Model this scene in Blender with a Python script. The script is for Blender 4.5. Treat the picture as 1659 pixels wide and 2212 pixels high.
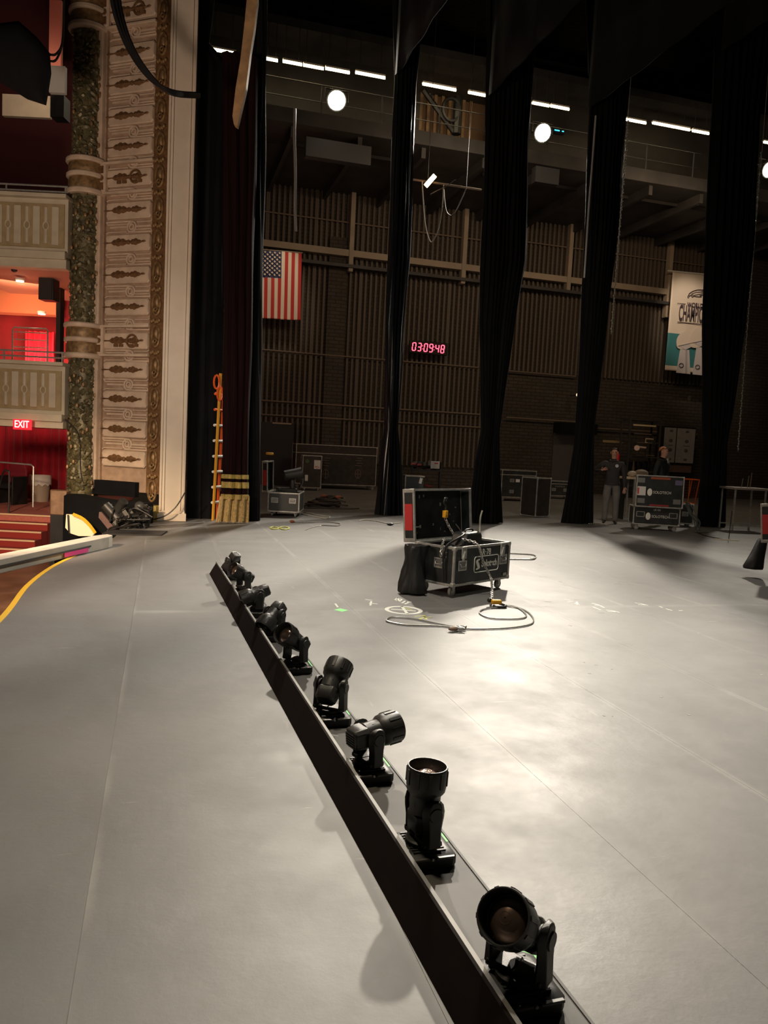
import bpy, bmesh, math, random
from mathutils import Vector, Matrix, Euler
random.seed(7)
for o in list(bpy.data.objects): bpy.data.objects.remove(o, do_unlink=True)
SC = bpy.context.scene
COL = SC.collection
PI = math.pi

# ------------------------------------------------------------------ camera
# x = upstage, y = towards the far wing wall, z = up; the proscenium opening runs along y
FPX, PITCH, ROLL, YAW, EYE = 1660.0, math.atan(141/1660), math.atan(.05), math.radians(16.3), 1.6
_F = Vector((math.sin(YAW)*math.cos(PITCH), math.cos(YAW)*math.cos(PITCH), -math.sin(PITCH)))
_R0 = Vector((math.cos(YAW), -math.sin(YAW), 0))
_U0 = Vector((math.sin(YAW)*math.sin(PITCH), math.cos(YAW)*math.sin(PITCH), math.cos(PITCH)))
_R = _R0*math.cos(ROLL) + _U0*math.sin(ROLL)
_U = _U0*math.cos(ROLL) - _R0*math.sin(ROLL)
_C = Vector((0, 0, EYE))
cam = bpy.data.objects.new('camera', bpy.data.cameras.new('camera')); COL.objects.link(cam)
cam.matrix_world = Matrix.Translation(_C) @ Matrix((_R, _U, -_F)).transposed().to_4x4()
cam.data.sensor_fit = 'VERTICAL'; cam.data.sensor_height = 36; cam.data.lens = FPX/2212*36
cam.data.clip_end = 200; cam.data.clip_start = .05
SC.camera = cam
def ray(x, y): return _F*FPX + _R*(x-829.5) - _U*(y-1106)
def G(x, y, z=0.0):                      # point of the plane z=const seen at a pixel
    d = ray(x, y); return _C + d*((z-EYE)/d.z)
def PV(x, y, v):                         # point of the plane y=v
    d = ray(x, y); return _C + d*(v/d.y)
def PD(x, y, D):                         # point at horizontal distance D in front of the camera
    d = ray(x, y); h = Vector((math.sin(YAW), math.cos(YAW), 0)); return _C + d*(D/d.dot(h))
H0 = Vector((math.sin(YAW), math.cos(YAW), 0))

# ------------------------------------------------------------------ world and light
w = bpy.data.worlds.new('world'); SC.world = w; w.use_nodes = True
w.node_tree.nodes['Background'].inputs[0].default_value = (.55, .48, .40, 1)
w.node_tree.nodes['Background'].inputs[1].default_value = .012
SC.view_settings.view_transform = 'Standard'; SC.view_settings.look = 'None'
SC.view_settings.exposure = 0.0; SC.view_settings.gamma = 1.0; SC.view_settings.use_curve_mapping = False

def light(kind, loc, energy, color, size=.3, aim=None, spot=90, blend=.6, size_y=None):
    l = bpy.data.lights.new('light', kind); l.energy = energy; l.color = color
    o = bpy.data.objects.new(kind.lower()+'_light', l); COL.objects.link(o); o.location = loc
    if kind == 'AREA':
        l.size = size
        if size_y: l.shape = 'RECTANGLE'; l.size_y = size_y
    else: l.shadow_soft_size = size
    if kind == 'SPOT': l.spot_size = math.radians(spot); l.spot_blend = blend
    if aim is not None: o.rotation_euler = (Vector(aim)-Vector(loc)).to_track_quat('-Z', 'Y').to_euler()
    return o
FLOODS = [PV(727, 217, 23.2), PV(1172, 287, 23.2), PV(1662, 366, 23.2)]
WARM = (1.0, .90, .76)
light('SPOT', FLOODS[0]+Vector((0, -.35, -.1)), 7000, WARM, .28, (2.2, 6.5, 0), 58, 1.0)
light('SPOT', FLOODS[1]+Vector((0, -.35, -.1)), 17000, WARM, .28, (2.0, 7.0, 0), 54, 1.0)
light('SPOT', FLOODS[2]+Vector((0, -.35, -.1)), 3000, WARM, .35, (5.5, 9, 0), 58, 1.0)
# overhead work light above the stage, higher than the frame shows
light('SPOT', (2.6, 7.0, 9.5), 2300, (1, .92, .79), .35, (1.9, 5.2, 0), 66, 1.0)
light('SPOT', (-.6, 5.4, 9.0), 1200, (1, .84, .60), .35, (.4, 3.1, 0), 34, 1.0)  # added spot, stands in for the floodlight's glossy glow on the floor
light('SPOT', (6, 6, 9.5), 1000, (1, .84, .66), .4, (11.2, 17.5, .8), 46, 1.0)  # unseen spot added to brighten the people in the wing
# front-of-house wash from the auditorium side
light('SPOT', (-3.5, -5, 7.5), 1500, (1, .88, .74), .6, (4.5, 13, 1), 36, 1.0)
light('SPOT', (8.5, 10.5, 10), 500, (1, .9, .8), .4, (8, 9, 0), 80, 1.0)
# unseen area fill added to light the wall of the wing
light('AREA', (9, 20.5, 10.5), 120, (1, .74, .48), 3, (10, 30, 4), size_y=1)
light('AREA', (4.5, 21, 9), 30, (1, .72, .45), 2, (5, 30, 4), size_y=1)
light('AREA', (16, 21, 10.5), 130, (1, .72, .45), 3, (19, 30, 4), size_y=1)
# unseen spots added to brighten the flag and the banner
light('SPOT', (PV(610, 600, 25).x+.6, 25.5, 10.6), 260, (1, .80, .58), .15, PV(606, 615, 29.1), 34, .7)
light('SPOT', (PV(1490, 700, 25).x+.3, 25.0, 10.8), 620, (1, .82, .62), .15, PV(1495, 700, 29.1), 40, .7)
# unseen fill added on the auditorium side to light the proscenium
light('AREA', (-3.2, 6.5, 2.6), 300, (1, .74, .56), 1.0, (-.9, 15.5, 6.0))
light('SPOT', (-.6, 8.5, 5.5), 330, (1, .88, .70), .5, (-.2, 15, 1.6), 50, 1.0)

# ------------------------------------------------------------------ materials
MATS = {}
def mat(name, col, rough=.6, metal=0, var=0, scale=8, bump=0, bscale=60, emit=None, estr=1, spec=.5, sheen=0, coat=0, trans=0, obj=False):
    if name in MATS: return MATS[name]
    m = bpy.data.materials.new(name); m.use_nodes = True; nt = m.node_tree; b = nt.nodes['Principled BSDF']
    b.inputs['Base Color'].default_value = (*col, 1); b.inputs['Roughness'].default_value = rough
    b.inputs['Metallic'].default_value = metal; b.inputs['Specular IOR Level'].default_value = spec
    b.inputs['Sheen Weight'].default_value = sheen; b.inputs['Coat Weight'].default_value = coat
    b.inputs['Transmission Weight'].default_value = trans
    if emit: b.inputs['Emission Color'].default_value = (*emit, 1); b.inputs['Emission Strength'].default_value = estr
    tc = nt.nodes.new('ShaderNodeTexCoord'); co = tc.outputs['Object']
    if var:
        n = nt.nodes.new('ShaderNodeTexNoise'); n.inputs['Scale'].default_value = scale; n.inputs['Detail'].default_value = 6
        nt.links.new(co, n.inputs['Vector'])
        r = nt.nodes.new('ShaderNodeValToRGB'); r.color_ramp.elements[0].position = .3; r.color_ramp.elements[1].position = .7
        r.color_ramp.elements[0].color = (*[c*(1-var) for c in col], 1); r.color_ramp.elements[1].color = (*[min(1, c*(1+var)) for c in col], 1)
        nt.links.new(n.outputs['Fac'], r.inputs['Fac']); nt.links.new(r.outputs['Color'], b.inputs['Base Color'])
    if bump:
        n2 = nt.nodes.new('ShaderNodeTexNoise'); n2.inputs['Scale'].default_value = bscale; n2.inputs['Detail'].default_value = 5
        nt.links.new(co, n2.inputs['Vector']); bp = nt.nodes.new('ShaderNodeBump'); bp.inputs['Strength'].default_value = bump
        bp.inputs['Distance'].default_value = .01
        nt.links.new(n2.outputs['Fac'], bp.inputs['Height']); nt.links.new(bp.outputs['Normal'], b.inputs['Normal'])
    MATS[name] = m; return m

def floor_mat(name, edges):
    m = bpy.data.materials.new(name); m.use_nodes = True; nt = m.node_tree; N = nt.nodes; L = nt.links; b = N['Principled BSDF']
    geo = N.new('ShaderNodeNewGeometry'); pos = geo.outputs['Position']
    def noise(scale, detail=6, vec=pos, rough=.5):
        n = N.new('ShaderNodeTexNoise'); n.inputs['Scale'].default_value = scale; n.inputs['Detail'].default_value = detail
        n.inputs['Roughness'].default_value = rough; L.new(vec, n.inputs['Vector']); return n.outputs['Fac']
    def ramp(fac, a, c, ca, cb):
        r = N.new('ShaderNodeValToRGB'); r.color_ramp.elements[0].position = a; r.color_ramp.elements[1].position = c
        r.color_ramp.elements[0].color = (*ca, 1); r.color_ramp.elements[1].color = (*cb, 1); L.new(fac, r.inputs['Fac']); return r.outputs['Color']
    def mix(fac, a, c, mode='MIX'):
        x = N.new('ShaderNodeMix'); x.data_type = 'RGBA'; x.blend_type = mode
        if isinstance(fac, float): x.inputs[0].default_value = fac
        else: L.new(fac, x.inputs[0])
        for k, s in ((6, a), (7, c)):
            if isinstance(s, tuple): x.inputs[k].default_value = (*s, 1)
            else: L.new(s, x.inputs[k])
        return x.outputs[2]
    base = ramp(noise(.9), .3, .72, (.140, .136, .130), (.176, .171, .163))
    base = mix(ramp(noise(7, 8, rough=.7), .55, .8, (0, 0, 0), (.35, .35, .35)), base, (.23, .225, .21))
    # stretched scuffs across the stage
    mp = N.new('ShaderNodeMapping'); mp.inputs['Scale'].default_value = (1.2, 7, 1); mp.inputs['Rotation'].default_value = (0, 0, .25); L.new(pos, mp.inputs['Vector'])
    sc = ramp(noise(2.2, 3, mp.outputs[0], .6), .71, .76, (0, 0, 0), (.75, .75, .75))
    base = mix(sc, base, (.33, .32, .30))
    mp2 = N.new('ShaderNodeMapping'); mp2.inputs['Scale'].default_value = (5, 1.0, 1); mp2.inputs['Rotation'].default_value = (0, 0, -.5); L.new(pos, mp2.inputs['Vector'])
    sc2 = ramp(noise(1.6, 3, mp2.outputs[0], .6), .70, .78, (0, 0, 0), (.5, .5, .5)); base = mix(sc2, base, (.29, .28, .26))
    dk = ramp(noise(3.1, 7, rough=.75), .68, .78, (0, 0, 0), (.5, .5, .5)); base = mix(dk, base, (.085, .08, .07))
    if edges:
        tc = N.new('ShaderNodeTexCoord'); sp = N.new('ShaderNodeSeparateXYZ'); L.new(tc.outputs['Object'], sp.inputs[0])
        def band(out, half, wd):
            a = N.new('ShaderNodeMath'); a.operation = 'ABSOLUTE'; L.new(out, a.inputs[0])
            s = N.new('ShaderNodeMapRange'); s.inputs[1].default_value = half-wd; s.inputs[2].default_value = half; L.new(a.outputs[0], s.inputs[0]); return s.outputs[0]
        mx = N.new('ShaderNodeMath'); mx.operation = 'MAXIMUM'
        L.new(band(sp.outputs[0], .51, .035), mx.inputs[0]); L.new(band(sp.outputs[1], 2.475, .05), mx.inputs[1])
        mul = N.new('ShaderNodeMath'); mul.operation = 'MULTIPLY'; L.new(mx.outputs[0], mul.inputs[0])
        L.new(ramp(noise(1.3, 5), .40, .66, (0, 0, 0), (.7, .7, .7)), mul.inputs[1])
        base = mix(mul.outputs[0], base, (.33, .32, .30))
    L.new(base, b.inputs['Base Color'])
    L.new(ramp(noise(1.7, 8, rough=.65), .3, .75, (.44, .44, .44), (.60, .60, .60)), b.inputs['Roughness'])
    bp = N.new('ShaderNodeBump'); bp.inputs['Strength'].default_value = .16; bp.inputs['Distance'].default_value = .02
    L.new(noise(5, 9, rough=.6), bp.inputs['Height']); L.new(bp.outputs['Normal'], b.inputs['Normal'])
    return m

def brick_mat():
    m = bpy.data.materials.new('painted_brick'); m.use_nodes = True; nt = m.node_tree; N = nt.nodes; L = nt.links; b = N['Principled BSDF']
    tc = N.new('ShaderNodeTexCoord'); mp = N.new('ShaderNodeMapping'); mp.inputs['Rotation'].default_value = (PI/2, 0, 0); L.new(tc.outputs['Object'], mp.inputs[0])
    br = N.new('ShaderNodeTexBrick'); br.inputs['Scale'].default_value = 1; br.inputs['Brick Width'].default_value = .42; br.inputs['Row Height'].default_value = .14
    br.inputs['Mortar Size'].default_value = .014; br.inputs['Color1'].default_value = (.10, .080, .060, 1); br.inputs['Color2'].default_value = (.078, .062, .047, 1)
    br.inputs['Mortar'].default_value = (.035, .028, .022, 1); L.new(mp.outputs[0], br.inputs['Vector'])
    n = N.new('ShaderNodeTexNoise'); n.inputs['Scale'].default_value = .6; n.inputs['Detail'].default_value = 5; L.new(tc.outputs['Object'], n.inputs['Vector'])
    mx = N.new('ShaderNodeMix'); mx.data_type = 'RGBA'; mx.blend_type = 'MULTIPLY'; mx.inputs[0].default_value = .7
    L.new(br.outputs['Color'], mx.inputs[6]); L.new(n.outputs['Fac'], mx.inputs[7]); L.new(mx.outputs[2], b.inputs['Base Color'])
    b.inputs['Roughness'].default_value = .8
    bp = N.new('ShaderNodeBump'); bp.inputs['Strength'].default_value = .6; bp.inputs['Distance'].default_value = .02; L.new(br.outputs['Fac'], bp.inputs['Height']); bp.invert = True
    L.new(bp.outputs['Normal'], b.inputs['Normal']); return m

M_FLOOR = floor_mat('stage_floor_paint', False); M_PANEL = floor_mat('stage_panel_paint', True); M_BRICK = brick_mat()
M_BLK = mat('black_velour', (.0045, .0048, .006), .9, spec=.2, var=.3, scale=3)
M_BLKSAT = mat('black_satin_drape', (.010, .012, .015), .30, spec=.9)
M_DARK = mat('black_paint', (.012, .012, .013), .5, var=.3, scale=5)
M_FIX = mat('moulded_black_plastic', (.034, .032, .030), .36, bump=.12, bscale=350, spec=.6)
M_FIX2 = mat('matt_black_plastic', (.022, .022, .021), .45, spec=.5)
M_GREYP = mat('dark_grey_casting', (.12, .115, .105), .38, spec=.6)
M_ALU = mat('worn_aluminium', (.46, .45, .41), .40, metal=.4, var=.25, scale=14)
M_STEEL = mat('zinc_steel', (.55, .54, .50), .33, metal=.6, var=.2, scale=30)
M_PLY = mat('black_case_laminate', (.034, .036, .035), .38, var=.35, scale=7, bump=.1, bscale=200)
M_PLYB = mat('brown_black_case_laminate', (.040, .032, .026), .5, var=.3, scale=7)
M_FOAM = mat('dark_case_lining', (.018, .021, .021), .45, var=.5, scale=6, bump=.3, bscale=20)
M_RUB = mat('grey_rubber', (.26, .26, .24), .6)
M_WHITE = mat('off_white_paint', (.75, .72, .66), .5)
M_YEL = mat('yellow_plastic', (.85, .42, .02), .4)
M_RED = mat('red_tape', (.60, .03, .03), .5)
M_ORANGE = mat('orange_fibreglass', (.80, .12, .02), .45)
M_GREEN = mat('green_tape', (.28, .95, .28), .6)
M_PINK = mat('pink_tape', (.85, .05, .30), .6)
M_CHALK = mat('white_marking', (.86, .86, .78), .7)
M_YCHALK = mat('yellow_marking', (.60, .62, .15), .7)
M_BROWNBOARD = mat('dark_brown_board', (.008, .0042, .003), .8, spec=.1, var=.25, scale=9)
M_TRAY = mat('grey_tray_mat', (.080, .076, .070), .6, var=.15, scale=6)
M_ROPE = mat('pale_rope', (.50, .48, .40), .7)
M_CABLE = mat('black_cable', (.015, .014, .014), .45)
M_PAPER = mat('white_paper', (.75, .74, .70), .7)
M_RIB = mat('brown_batten_paint', (.115, .090, .068), .7, var=.35, scale=1.5)
M_BEAM = mat('tan_painted_steel', (.34, .27, .20), .6, var=.15, scale=1)
M_GAL = mat('dark_gallery_steel', (.045, .042, .040), .6, var=.3, scale=1.5)
M_PLASTER = mat('cream_plaster', (.56, .43, .32), .65, var=.16, scale=5, bump=.25, bscale=30)
M_PLASTERD = mat('tan_plaster_ground', (.37, .255, .175), .75, var=.2, scale=7, bump=.3, bscale=40)
M_PILLAR = mat('ivory_pillar_paint', (.66, .57, .46), .6, var=.06, scale=3, bump=.05, bscale=20)
M_LEAF = mat('bronze_leaf_paint', (.17, .088, .038), .5, var=.35, scale=18, metal=.2)
M_GOLD = mat('aged_gold_relief', (.24, .145, .062), .5, var=.45, scale=14, metal=.25, bump=.5, bscale=25)
M_GREENGOLD = mat('green_gold_relief', (.125, .108, .055), .45, var=.55, scale=9, metal=.25, bump=.6, bscale=25)
M_BALC = mat('pale_balcony_plaster', (.50, .44, .33), .7, var=.1, scale=4, bump=.15, bscale=30)
M_BALCD = mat('ochre_balcony_ground', (.33, .25, .13), .7, var=.15, scale=6)
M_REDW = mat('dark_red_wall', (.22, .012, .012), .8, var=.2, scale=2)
M_REDC = mat('red_curtain_cloth', (.42, .008, .022), .75, sheen=.2, var=.2, scale=3)
M_ORW = mat('orange_ceiling_paint', (.75, .27, .12), .8)
M_SOFF = mat('rose_soffit', (.45, .25, .18), .7)
M_CARPET = mat('salmon_carpet', (.45, .13, .10), .95, var=.15, scale=20)
M_STEPR = mat('red_riser_carpet', (.27, .025, .02), .95)
M_NOSE = mat('pale_nosing', (.70, .48, .30), .5)
M_MAROON = mat('maroon_velour', (.010, .0012, .0018), .85, spec=.2)
M_BRAID = mat('gold_braid', (.45, .34, .10), .55, var=.25, scale=20)
M_FRINGE = mat('gold_fringe', (.50, .36, .15), .6, var=.3, scale=25)
M_SKIN = mat('skin', (.48, .25, .17), .55)
M_EMW = mat('lit_lamp_glass', (1, 1, 1), .4, emit=(1, .86, .62), estr=60)
M_TUBE = mat('lit_fluorescent_tube', (1, 1, 1), .4, emit=(1, .80, .45), estr=14)
M_EMO = mat('lit_orange_lamp', (1, .7, .4), .4, emit=(1, .55, .26), estr=14)
M_HOUSE = mat('lit_downlight', (1, .8, .6), .4, emit=(1, .70, .45), estr=12)

# ------------------------------------------------------------------ mesh tools
class MB:
    def __init__(s): s.v = []; s.f = []
    def add(s, vs, fs, M=None):
        n = len(s.v)
        s.v += [tuple(M @ Vector(p)) if M is not None else tuple(p) for p in vs]
        s.f += [tuple(i+n for i in f) for f in fs]; return s
    def box(s, c, d, M=None, rz=0):
        x, y, z = [k/2 for k in d]; R = Matrix.Rotation(rz, 3, 'Z')
        vs = [Vector(c)+R @ Vector((a*x, b*y, e*z)) for a in (-1, 1) for b in (-1, 1) for e in (-1, 1)]
        return s.add(vs, [(0, 1, 3, 2), (4, 6, 7, 5), (0, 4, 5, 1), (2, 3, 7, 6), (0, 2, 6, 4), (1, 5, 7, 3)], M)
    def rings(s, rs, cap=True, M=None, closed=True):
        n = len(rs[0]); vs = [p for r in rs for p in r]; fs = []
        for i in range(len(rs)-1):
            for j in range(n if closed else n-1):
                k = (j+1) % n; fs.append((i*n+j, i*n+k, (i+1)*n+k, (i+1)*n+j))
        if cap and closed: fs.append(tuple(range(n))[::-1]); fs.append(tuple((len(rs)-1)*n+j for j in range(n)))
        return s.add(vs, fs, M)
    def cyl(s, a, b, r, r2=None, n=12, cap=True, M=None):
        a = Vector(a); b = Vector(b); r2 = r if r2 is None else r2; q = (b-a).to_track_quat('Z', 'Y')
        return s.rings([[p+q @ Vector((math.cos(2*PI*j/n)*rr, math.sin(2*PI*j/n)*rr, 0)) for j in range(n)] for p, rr in ((a, r), (b, r2))], cap, M)
    def lathe(s, prof, n=24, M=None, cap=True, sx=1, sy=1):
        return s.rings([[(math.cos(2*PI*j/n)*r*sx, math.sin(2*PI*j/n)*r*sy, z) for j in range(n)] for r, z in prof], cap, M)
    def tube(s, pts, r, n=6, M=None, closed=False, cap=True):
        P = [Vector(p) for p in pts]; rs = []; ref = None
        for i, p in enumerate(P):
            t = (P[(i+1) % len(P)]-P[i-1]) if closed else (P[min(i+1, len(P)-1)]-P[max(i-1, 0)])
            if t.length < 1e-9: t = Vector((0, 0, 1))
            t.normalize()
            if ref is None: ref = t.orthogonal()
            ref = (ref - t*ref.dot(t)); ref = ref.normalized() if ref.length > 1e-6 else t.orthogonal().normalized(); q = t.cross(ref)
            rr = r[i] if isinstance(r, (list, tuple)) else r
            rs.append([p+ref*math.cos(2*PI*j/n)*rr+q*math.sin(2*PI*j/n)*rr for j in range(n)])
        if closed: rs.append(rs[0])
        return s.rings(rs, cap and not closed, M)
    def prism(s, poly, z0, z1, M=None):
        n = len(poly); return s.rings([[(p[0], p[1], z) for p in poly] for z in (z0, z1)], True, M)
    def ball(s, c, r, n=10, m=6, M=None):
        if not isinstance(r, (tuple, list)): r = (r, r, r)
        rs = []
        for i in range(m+1):
            t = PI*(.02+.96*i/m); rs.append([(c[0]+r[0]*math.sin(t)*math.cos(2*PI*j/n), c[1]+r[1]*math.sin(t)*math.sin(2*PI*j/n), c[2]-r[2]*math.cos(t)) for j in range(n)])
        return s.rings(rs, True, M)
    def build(s, name, m, parent=None, smooth=True, bevel=0, seg=2, ang=35, loc=None, rot=None):
        me = bpy.data.meshes.new(name); me.from_pydata([tuple(v) for v in s.v], [], s.f)
        bm = bmesh.new(); bm.from_mesh(me); bmesh.ops.recalc_face_normals(bm, faces=bm.faces); bm.to_mesh(me); bm.free()
        ms = m if isinstance(m, (list, tuple)) else [m]
        for x in ms: me.materials.append(x)
        if smooth: me.shade_smooth(); me.set_sharp_from_angle(angle=math.radians(ang))
        o = bpy.data.objects.new(name, me); COL.objects.link(o)
        if parent is not None: o.parent = parent
        if loc is not None: o.location = loc
        if rot is not None: o.rotation_euler = rot
        if bevel:
            b = o.modifiers.new('bevel', 'BEVEL'); b.width = bevel; b.segments = seg; b.limit_method = 'ANGLE'; b.angle_limit = math.radians(40)
        return o
def smooth_path(pts, k=8, closed=False):
    P = [Vector(p) for p in pts]; out = []; n = len(P)
    for i in range(n if closed else n-1):
        a, b, c, d = (P[(i-1) % n], P[i], P[(i+1) % n], P[(i+2) % n]) if closed else (P[max(i-1, 0)], P[i], P[i+1], P[min(i+2, n-1)])
        for j in range(k):
            t = j/k; out.append(.5*((2*b)+(c-a)*t+(2*a-5*b+4*c-d)*t*t+(3*b-a-3*c+d)*t**3))
    if not closed: out.append(P[-1])
    return out
def tag(o, label, cat=None, group=None, kind=None):
    if label: o['label'] = label
    if cat: o['category'] = cat
    if group: o['group'] = group
    if kind: o['kind'] = kind
    return o
def empty(name, loc, rz=0, label=None, cat=None, group=None):
    o = bpy.data.objects.new(name, None); COL.objects.link(o); o.location = loc; o.rotation_euler = (0, 0, rz); o.empty_display_size = .1
    return tag(o, label, cat, group)
def struct(o): o['kind'] = 'structure'; return o
def text(name, s, size, m, parent, M, depth=.002, sx=1, bold=0):
    c = bpy.data.curves.new(name, 'FONT'); c.body = s; c.size = size; c.extrude = depth; c.align_x = 'CENTER'; c.align_y = 'CENTER'; c.offset = bold
    t = bpy.data.objects.new('tmp_text', c); COL.objects.link(t); dg = bpy.context.evaluated_depsgraph_get()
    me = bpy.data.meshes.new_from_object(t.evaluated_get(dg)); bpy.data.objects.remove(t, do_unlink=True)
    me.name = name; me.materials.clear(); me.materials.append(m); me.transform(M @ Matrix.Diagonal((sx, 1, 1, 1)))
    o = bpy.data.objects.new(name, me); COL.objects.link(o); o.parent = parent; return o
FRONT = Matrix.Rotation(PI/2, 4, 'X')        # text plane standing up, facing -y
def T(x, y, z): return Matrix.Translation((x, y, z))
def link_chain(mb, pts, L=.032, r=.0042):
    P = smooth_path(pts, 24); d = 0; last = P[0]; k = 0
    out = [P[0]]
    for p in P[1:]:
        while (p-out[-1]).length > L: out.append(out[-1]+(p-out[-1]).normalized()*L)
    for a, b in zip(out, out[1:]):
        t = (b-a).normalized(); s = t.orthogonal().normalized(); s = Matrix.Rotation(PI/2*(k % 2)+.4, 3, t) @ s; c = (a+b)/2; k += 1
        mb.tube([c+t*math.cos(q)*L*.72+s*math.sin(q)*L*.40 for q in [2*PI*j/8 for j in range(8)]], r, 4, closed=True)
# ================================================================== STRUCTURE
# ---- stage floor with its curved apron edge
edge = [(-1.5, -2), (-1.42, 3), (-1.36, 5.5)] + [tuple(G(*p)[:2]) for p in ((0, 1331), (53, 1265), (106, 1225), (159, 1199), (191, 1184), (214, 1172))] + [(-.66, 12.6), (-.66, 14.9)]
edge = [tuple(p[:2]) for p in smooth_path([(x, y, 0) for x, y in edge], 6)]
poly = edge + [(-.66, 31), (30, 31), (30, -2)]
floor = struct(MB().prism(poly, -.35, -.003).build('floor', M_FLOOR, smooth=False))
pm = MB().box((0, 0, -.0015), (1.0186, 4.9486, .003)).build('floor_panel', M_PANEL, floor, smooth=False)
first = True
for i in range(-1, 13):
    for j in range(0, 4):
        cx, cy = 3.87+1.02*(i-4)+.51+1.02*0, 7.2+4.95*(j-1)+2.475
        if cx < -.2 or cx > 12: continue
        if first: c = pm; first = False
        else: c = pm.copy(); COL.objects.link(c)
        c.location = (cx, cy if j else 2.25, 0); c.scale = (1, 1 if j else 2, 1)
# yellow edge line
mb = MB(); E2 = [Vector((x, y, 0)) for x, y in edge if 5 < y < 11.6]
rs = []
for i, p in enumerate(E2):
    t = (E2[min(i+1, len(E2)-1)]-E2[max(i-1, 0)]).normalized(); n = Vector((t.y, -t.x, 0))
    rs.append([p+n*.0+Vector((0, 0, -.002)), p+n*.05+Vector((0, 0, -.002)), p+n*.05+Vector((0, 0, .0015)), p+Vector((0, 0, .0015))])
mb.rings(rs).build('yellow_edge_line', mat('yellow_line_paint', (.85, .50, .03), .5), floor, smooth=False)
# auditorium floor lower down
struct(MB().box((-9.5, 14, -1.0), (17.5, 34, .2)).build('floor_auditorium', mat('brown_polished_floor', (.13, .07, .045), .32, var=.3, scale=2), smooth=False))
# ---- wing wall
VW = 29.8
wall = struct(MB().box((13, VW+.2, 9), (34, .4, 30)).build('wall_back', M_BRICK, smooth=False))
rib_me = None
def rib(x, z0, z1, wd=.085):
    global rib_me
    if rib_me is None:
        rib_me = MB().box((0, -.06, .5), (1, .12, 1)).build('batten', M_RIB, wall, smooth=False); rib_me.scale = (wd, 1, z1-z0); rib_me.location = (x, VW, z0); return
    c = rib_me.copy(); COL.objects.link(c); c.location = (x, VW, z0); c.scale = (wd, 1, z1-z0)
x0 = PV(562, 900, VW).x; x1 = PV(1040, 900, VW).x
k = 0; x = x0
while x < x1:
    rib(x, .9, 11.6, .085 if k % 9 else .13); x += .205; k += 1
x = PV(1085, 700, VW).x; xe = PV(1525, 700, VW).x
while x < xe:
    rib(x, PV(1200, 808, VW).z, 11.6); x += .205
# horizontal conduits
def conduit(p, q, r=.03, dy=-.17, m=M_BEAM):
    a = PV(*p, VW); b = PV(*q, VW); z = (a.z+b.z)/2; MB().cyl((a.x, VW+dy, z), (b.x, VW+dy, z), r, n=6).build('conduit', m, wall)
M_COND = mat('brown_conduit', (.20, .15, .11), .5)
for p, q in (((563, 868), (1034, 893)), ((563, 898), (1037, 921)), ((563, 759), (1031, 792)), ((1090, 803), (1240, 812)), ((1280, 925), (1500, 938)), ((1090, 903), (1240, 910)), ((570, 470), (1040, 512)), ((1120, 530), (1520, 570))):
    conduit(p, q, .028, m=M_COND)
# steel frame: beam and posts
zb = (PV(570, 538, VW).z+PV(1440, 628, VW).z)/2
xa, xb = PV(560, 538, VW).x, PV(1520, 640, VW).x
MB().box(((xa+xb)/2, VW-.26, zb), (xb-xa, .28, .24)).build('steel_beam', M_BEAM, wall, smooth=False)
for px, pt, pb in ((760, 412, 592), (1002, 440, 618), (1228, 468, 636), (1443, 496, 690)):
    a, b = PV(px, pt, VW), PV(px, pb, VW); MB().box((a.x, VW-.30, (a.z+b.z)/2), (.17, .26, a.z-b.z)).build('steel_post', M_BEAM, wall, smooth=False)
# overhanging ledge which shades the middle of the wall
zl = PV(835, 590, VW).z
MB().box(((xa+xb)/2, VW-.28, zl), (xb-xa, .44, .12)).build('ledge', M_GAL, wall, smooth=False)
# brick pilaster between the battens
a = PV(700, 900, VW); MB().box((a.x+.28, VW-.09, 5), (.75, .18, 9)).build('pilaster', M_BRICK, wall, smooth=False)
# grey wing door with dark box over it
a, b = PV(1186, 1062, VW), PV(1262, 940, VW)
d = struct(MB().box(((a.x+b.x)/2, VW-.06, b.z/2), (b.x-a.x, .1, b.z)).build('door_1', mat('grey_door_paint', (.085, .075, .072), .6), smooth=False))
MB().box(((a.x+b.x)/2-.0, VW-.13, b.z-.02), (b.x-a.x+.1, .06, .08)).build('door_frame', M_GAL, d, smooth=False)
MB().cyl((b.x-.25, VW-.2, 1.05), (b.x-.12, VW-.2, 1.05), .03, n=8).build('door_handle', M_STEEL, d)
a, b = PV(1194, 935, VW), PV(1275, 917, VW)
sh = MB().box(((a.x+b.x)/2, VW-.32, (a.z+b.z)/2), (b.x-a.x, .6, b.z-a.z)).build('shutter_housing', M_BLK, smooth=False)
struct(sh); sh.name = 'trim_1'
# other shell parts
struct(MB().box((30, 14, 9), (.3, 36, 30)).build('wall_upstage', M_BLK, smooth=False))
struct(MB().box((8, 14, 23), (50, 38, .3)).build('ceiling', M_BLK, smooth=False))
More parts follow.
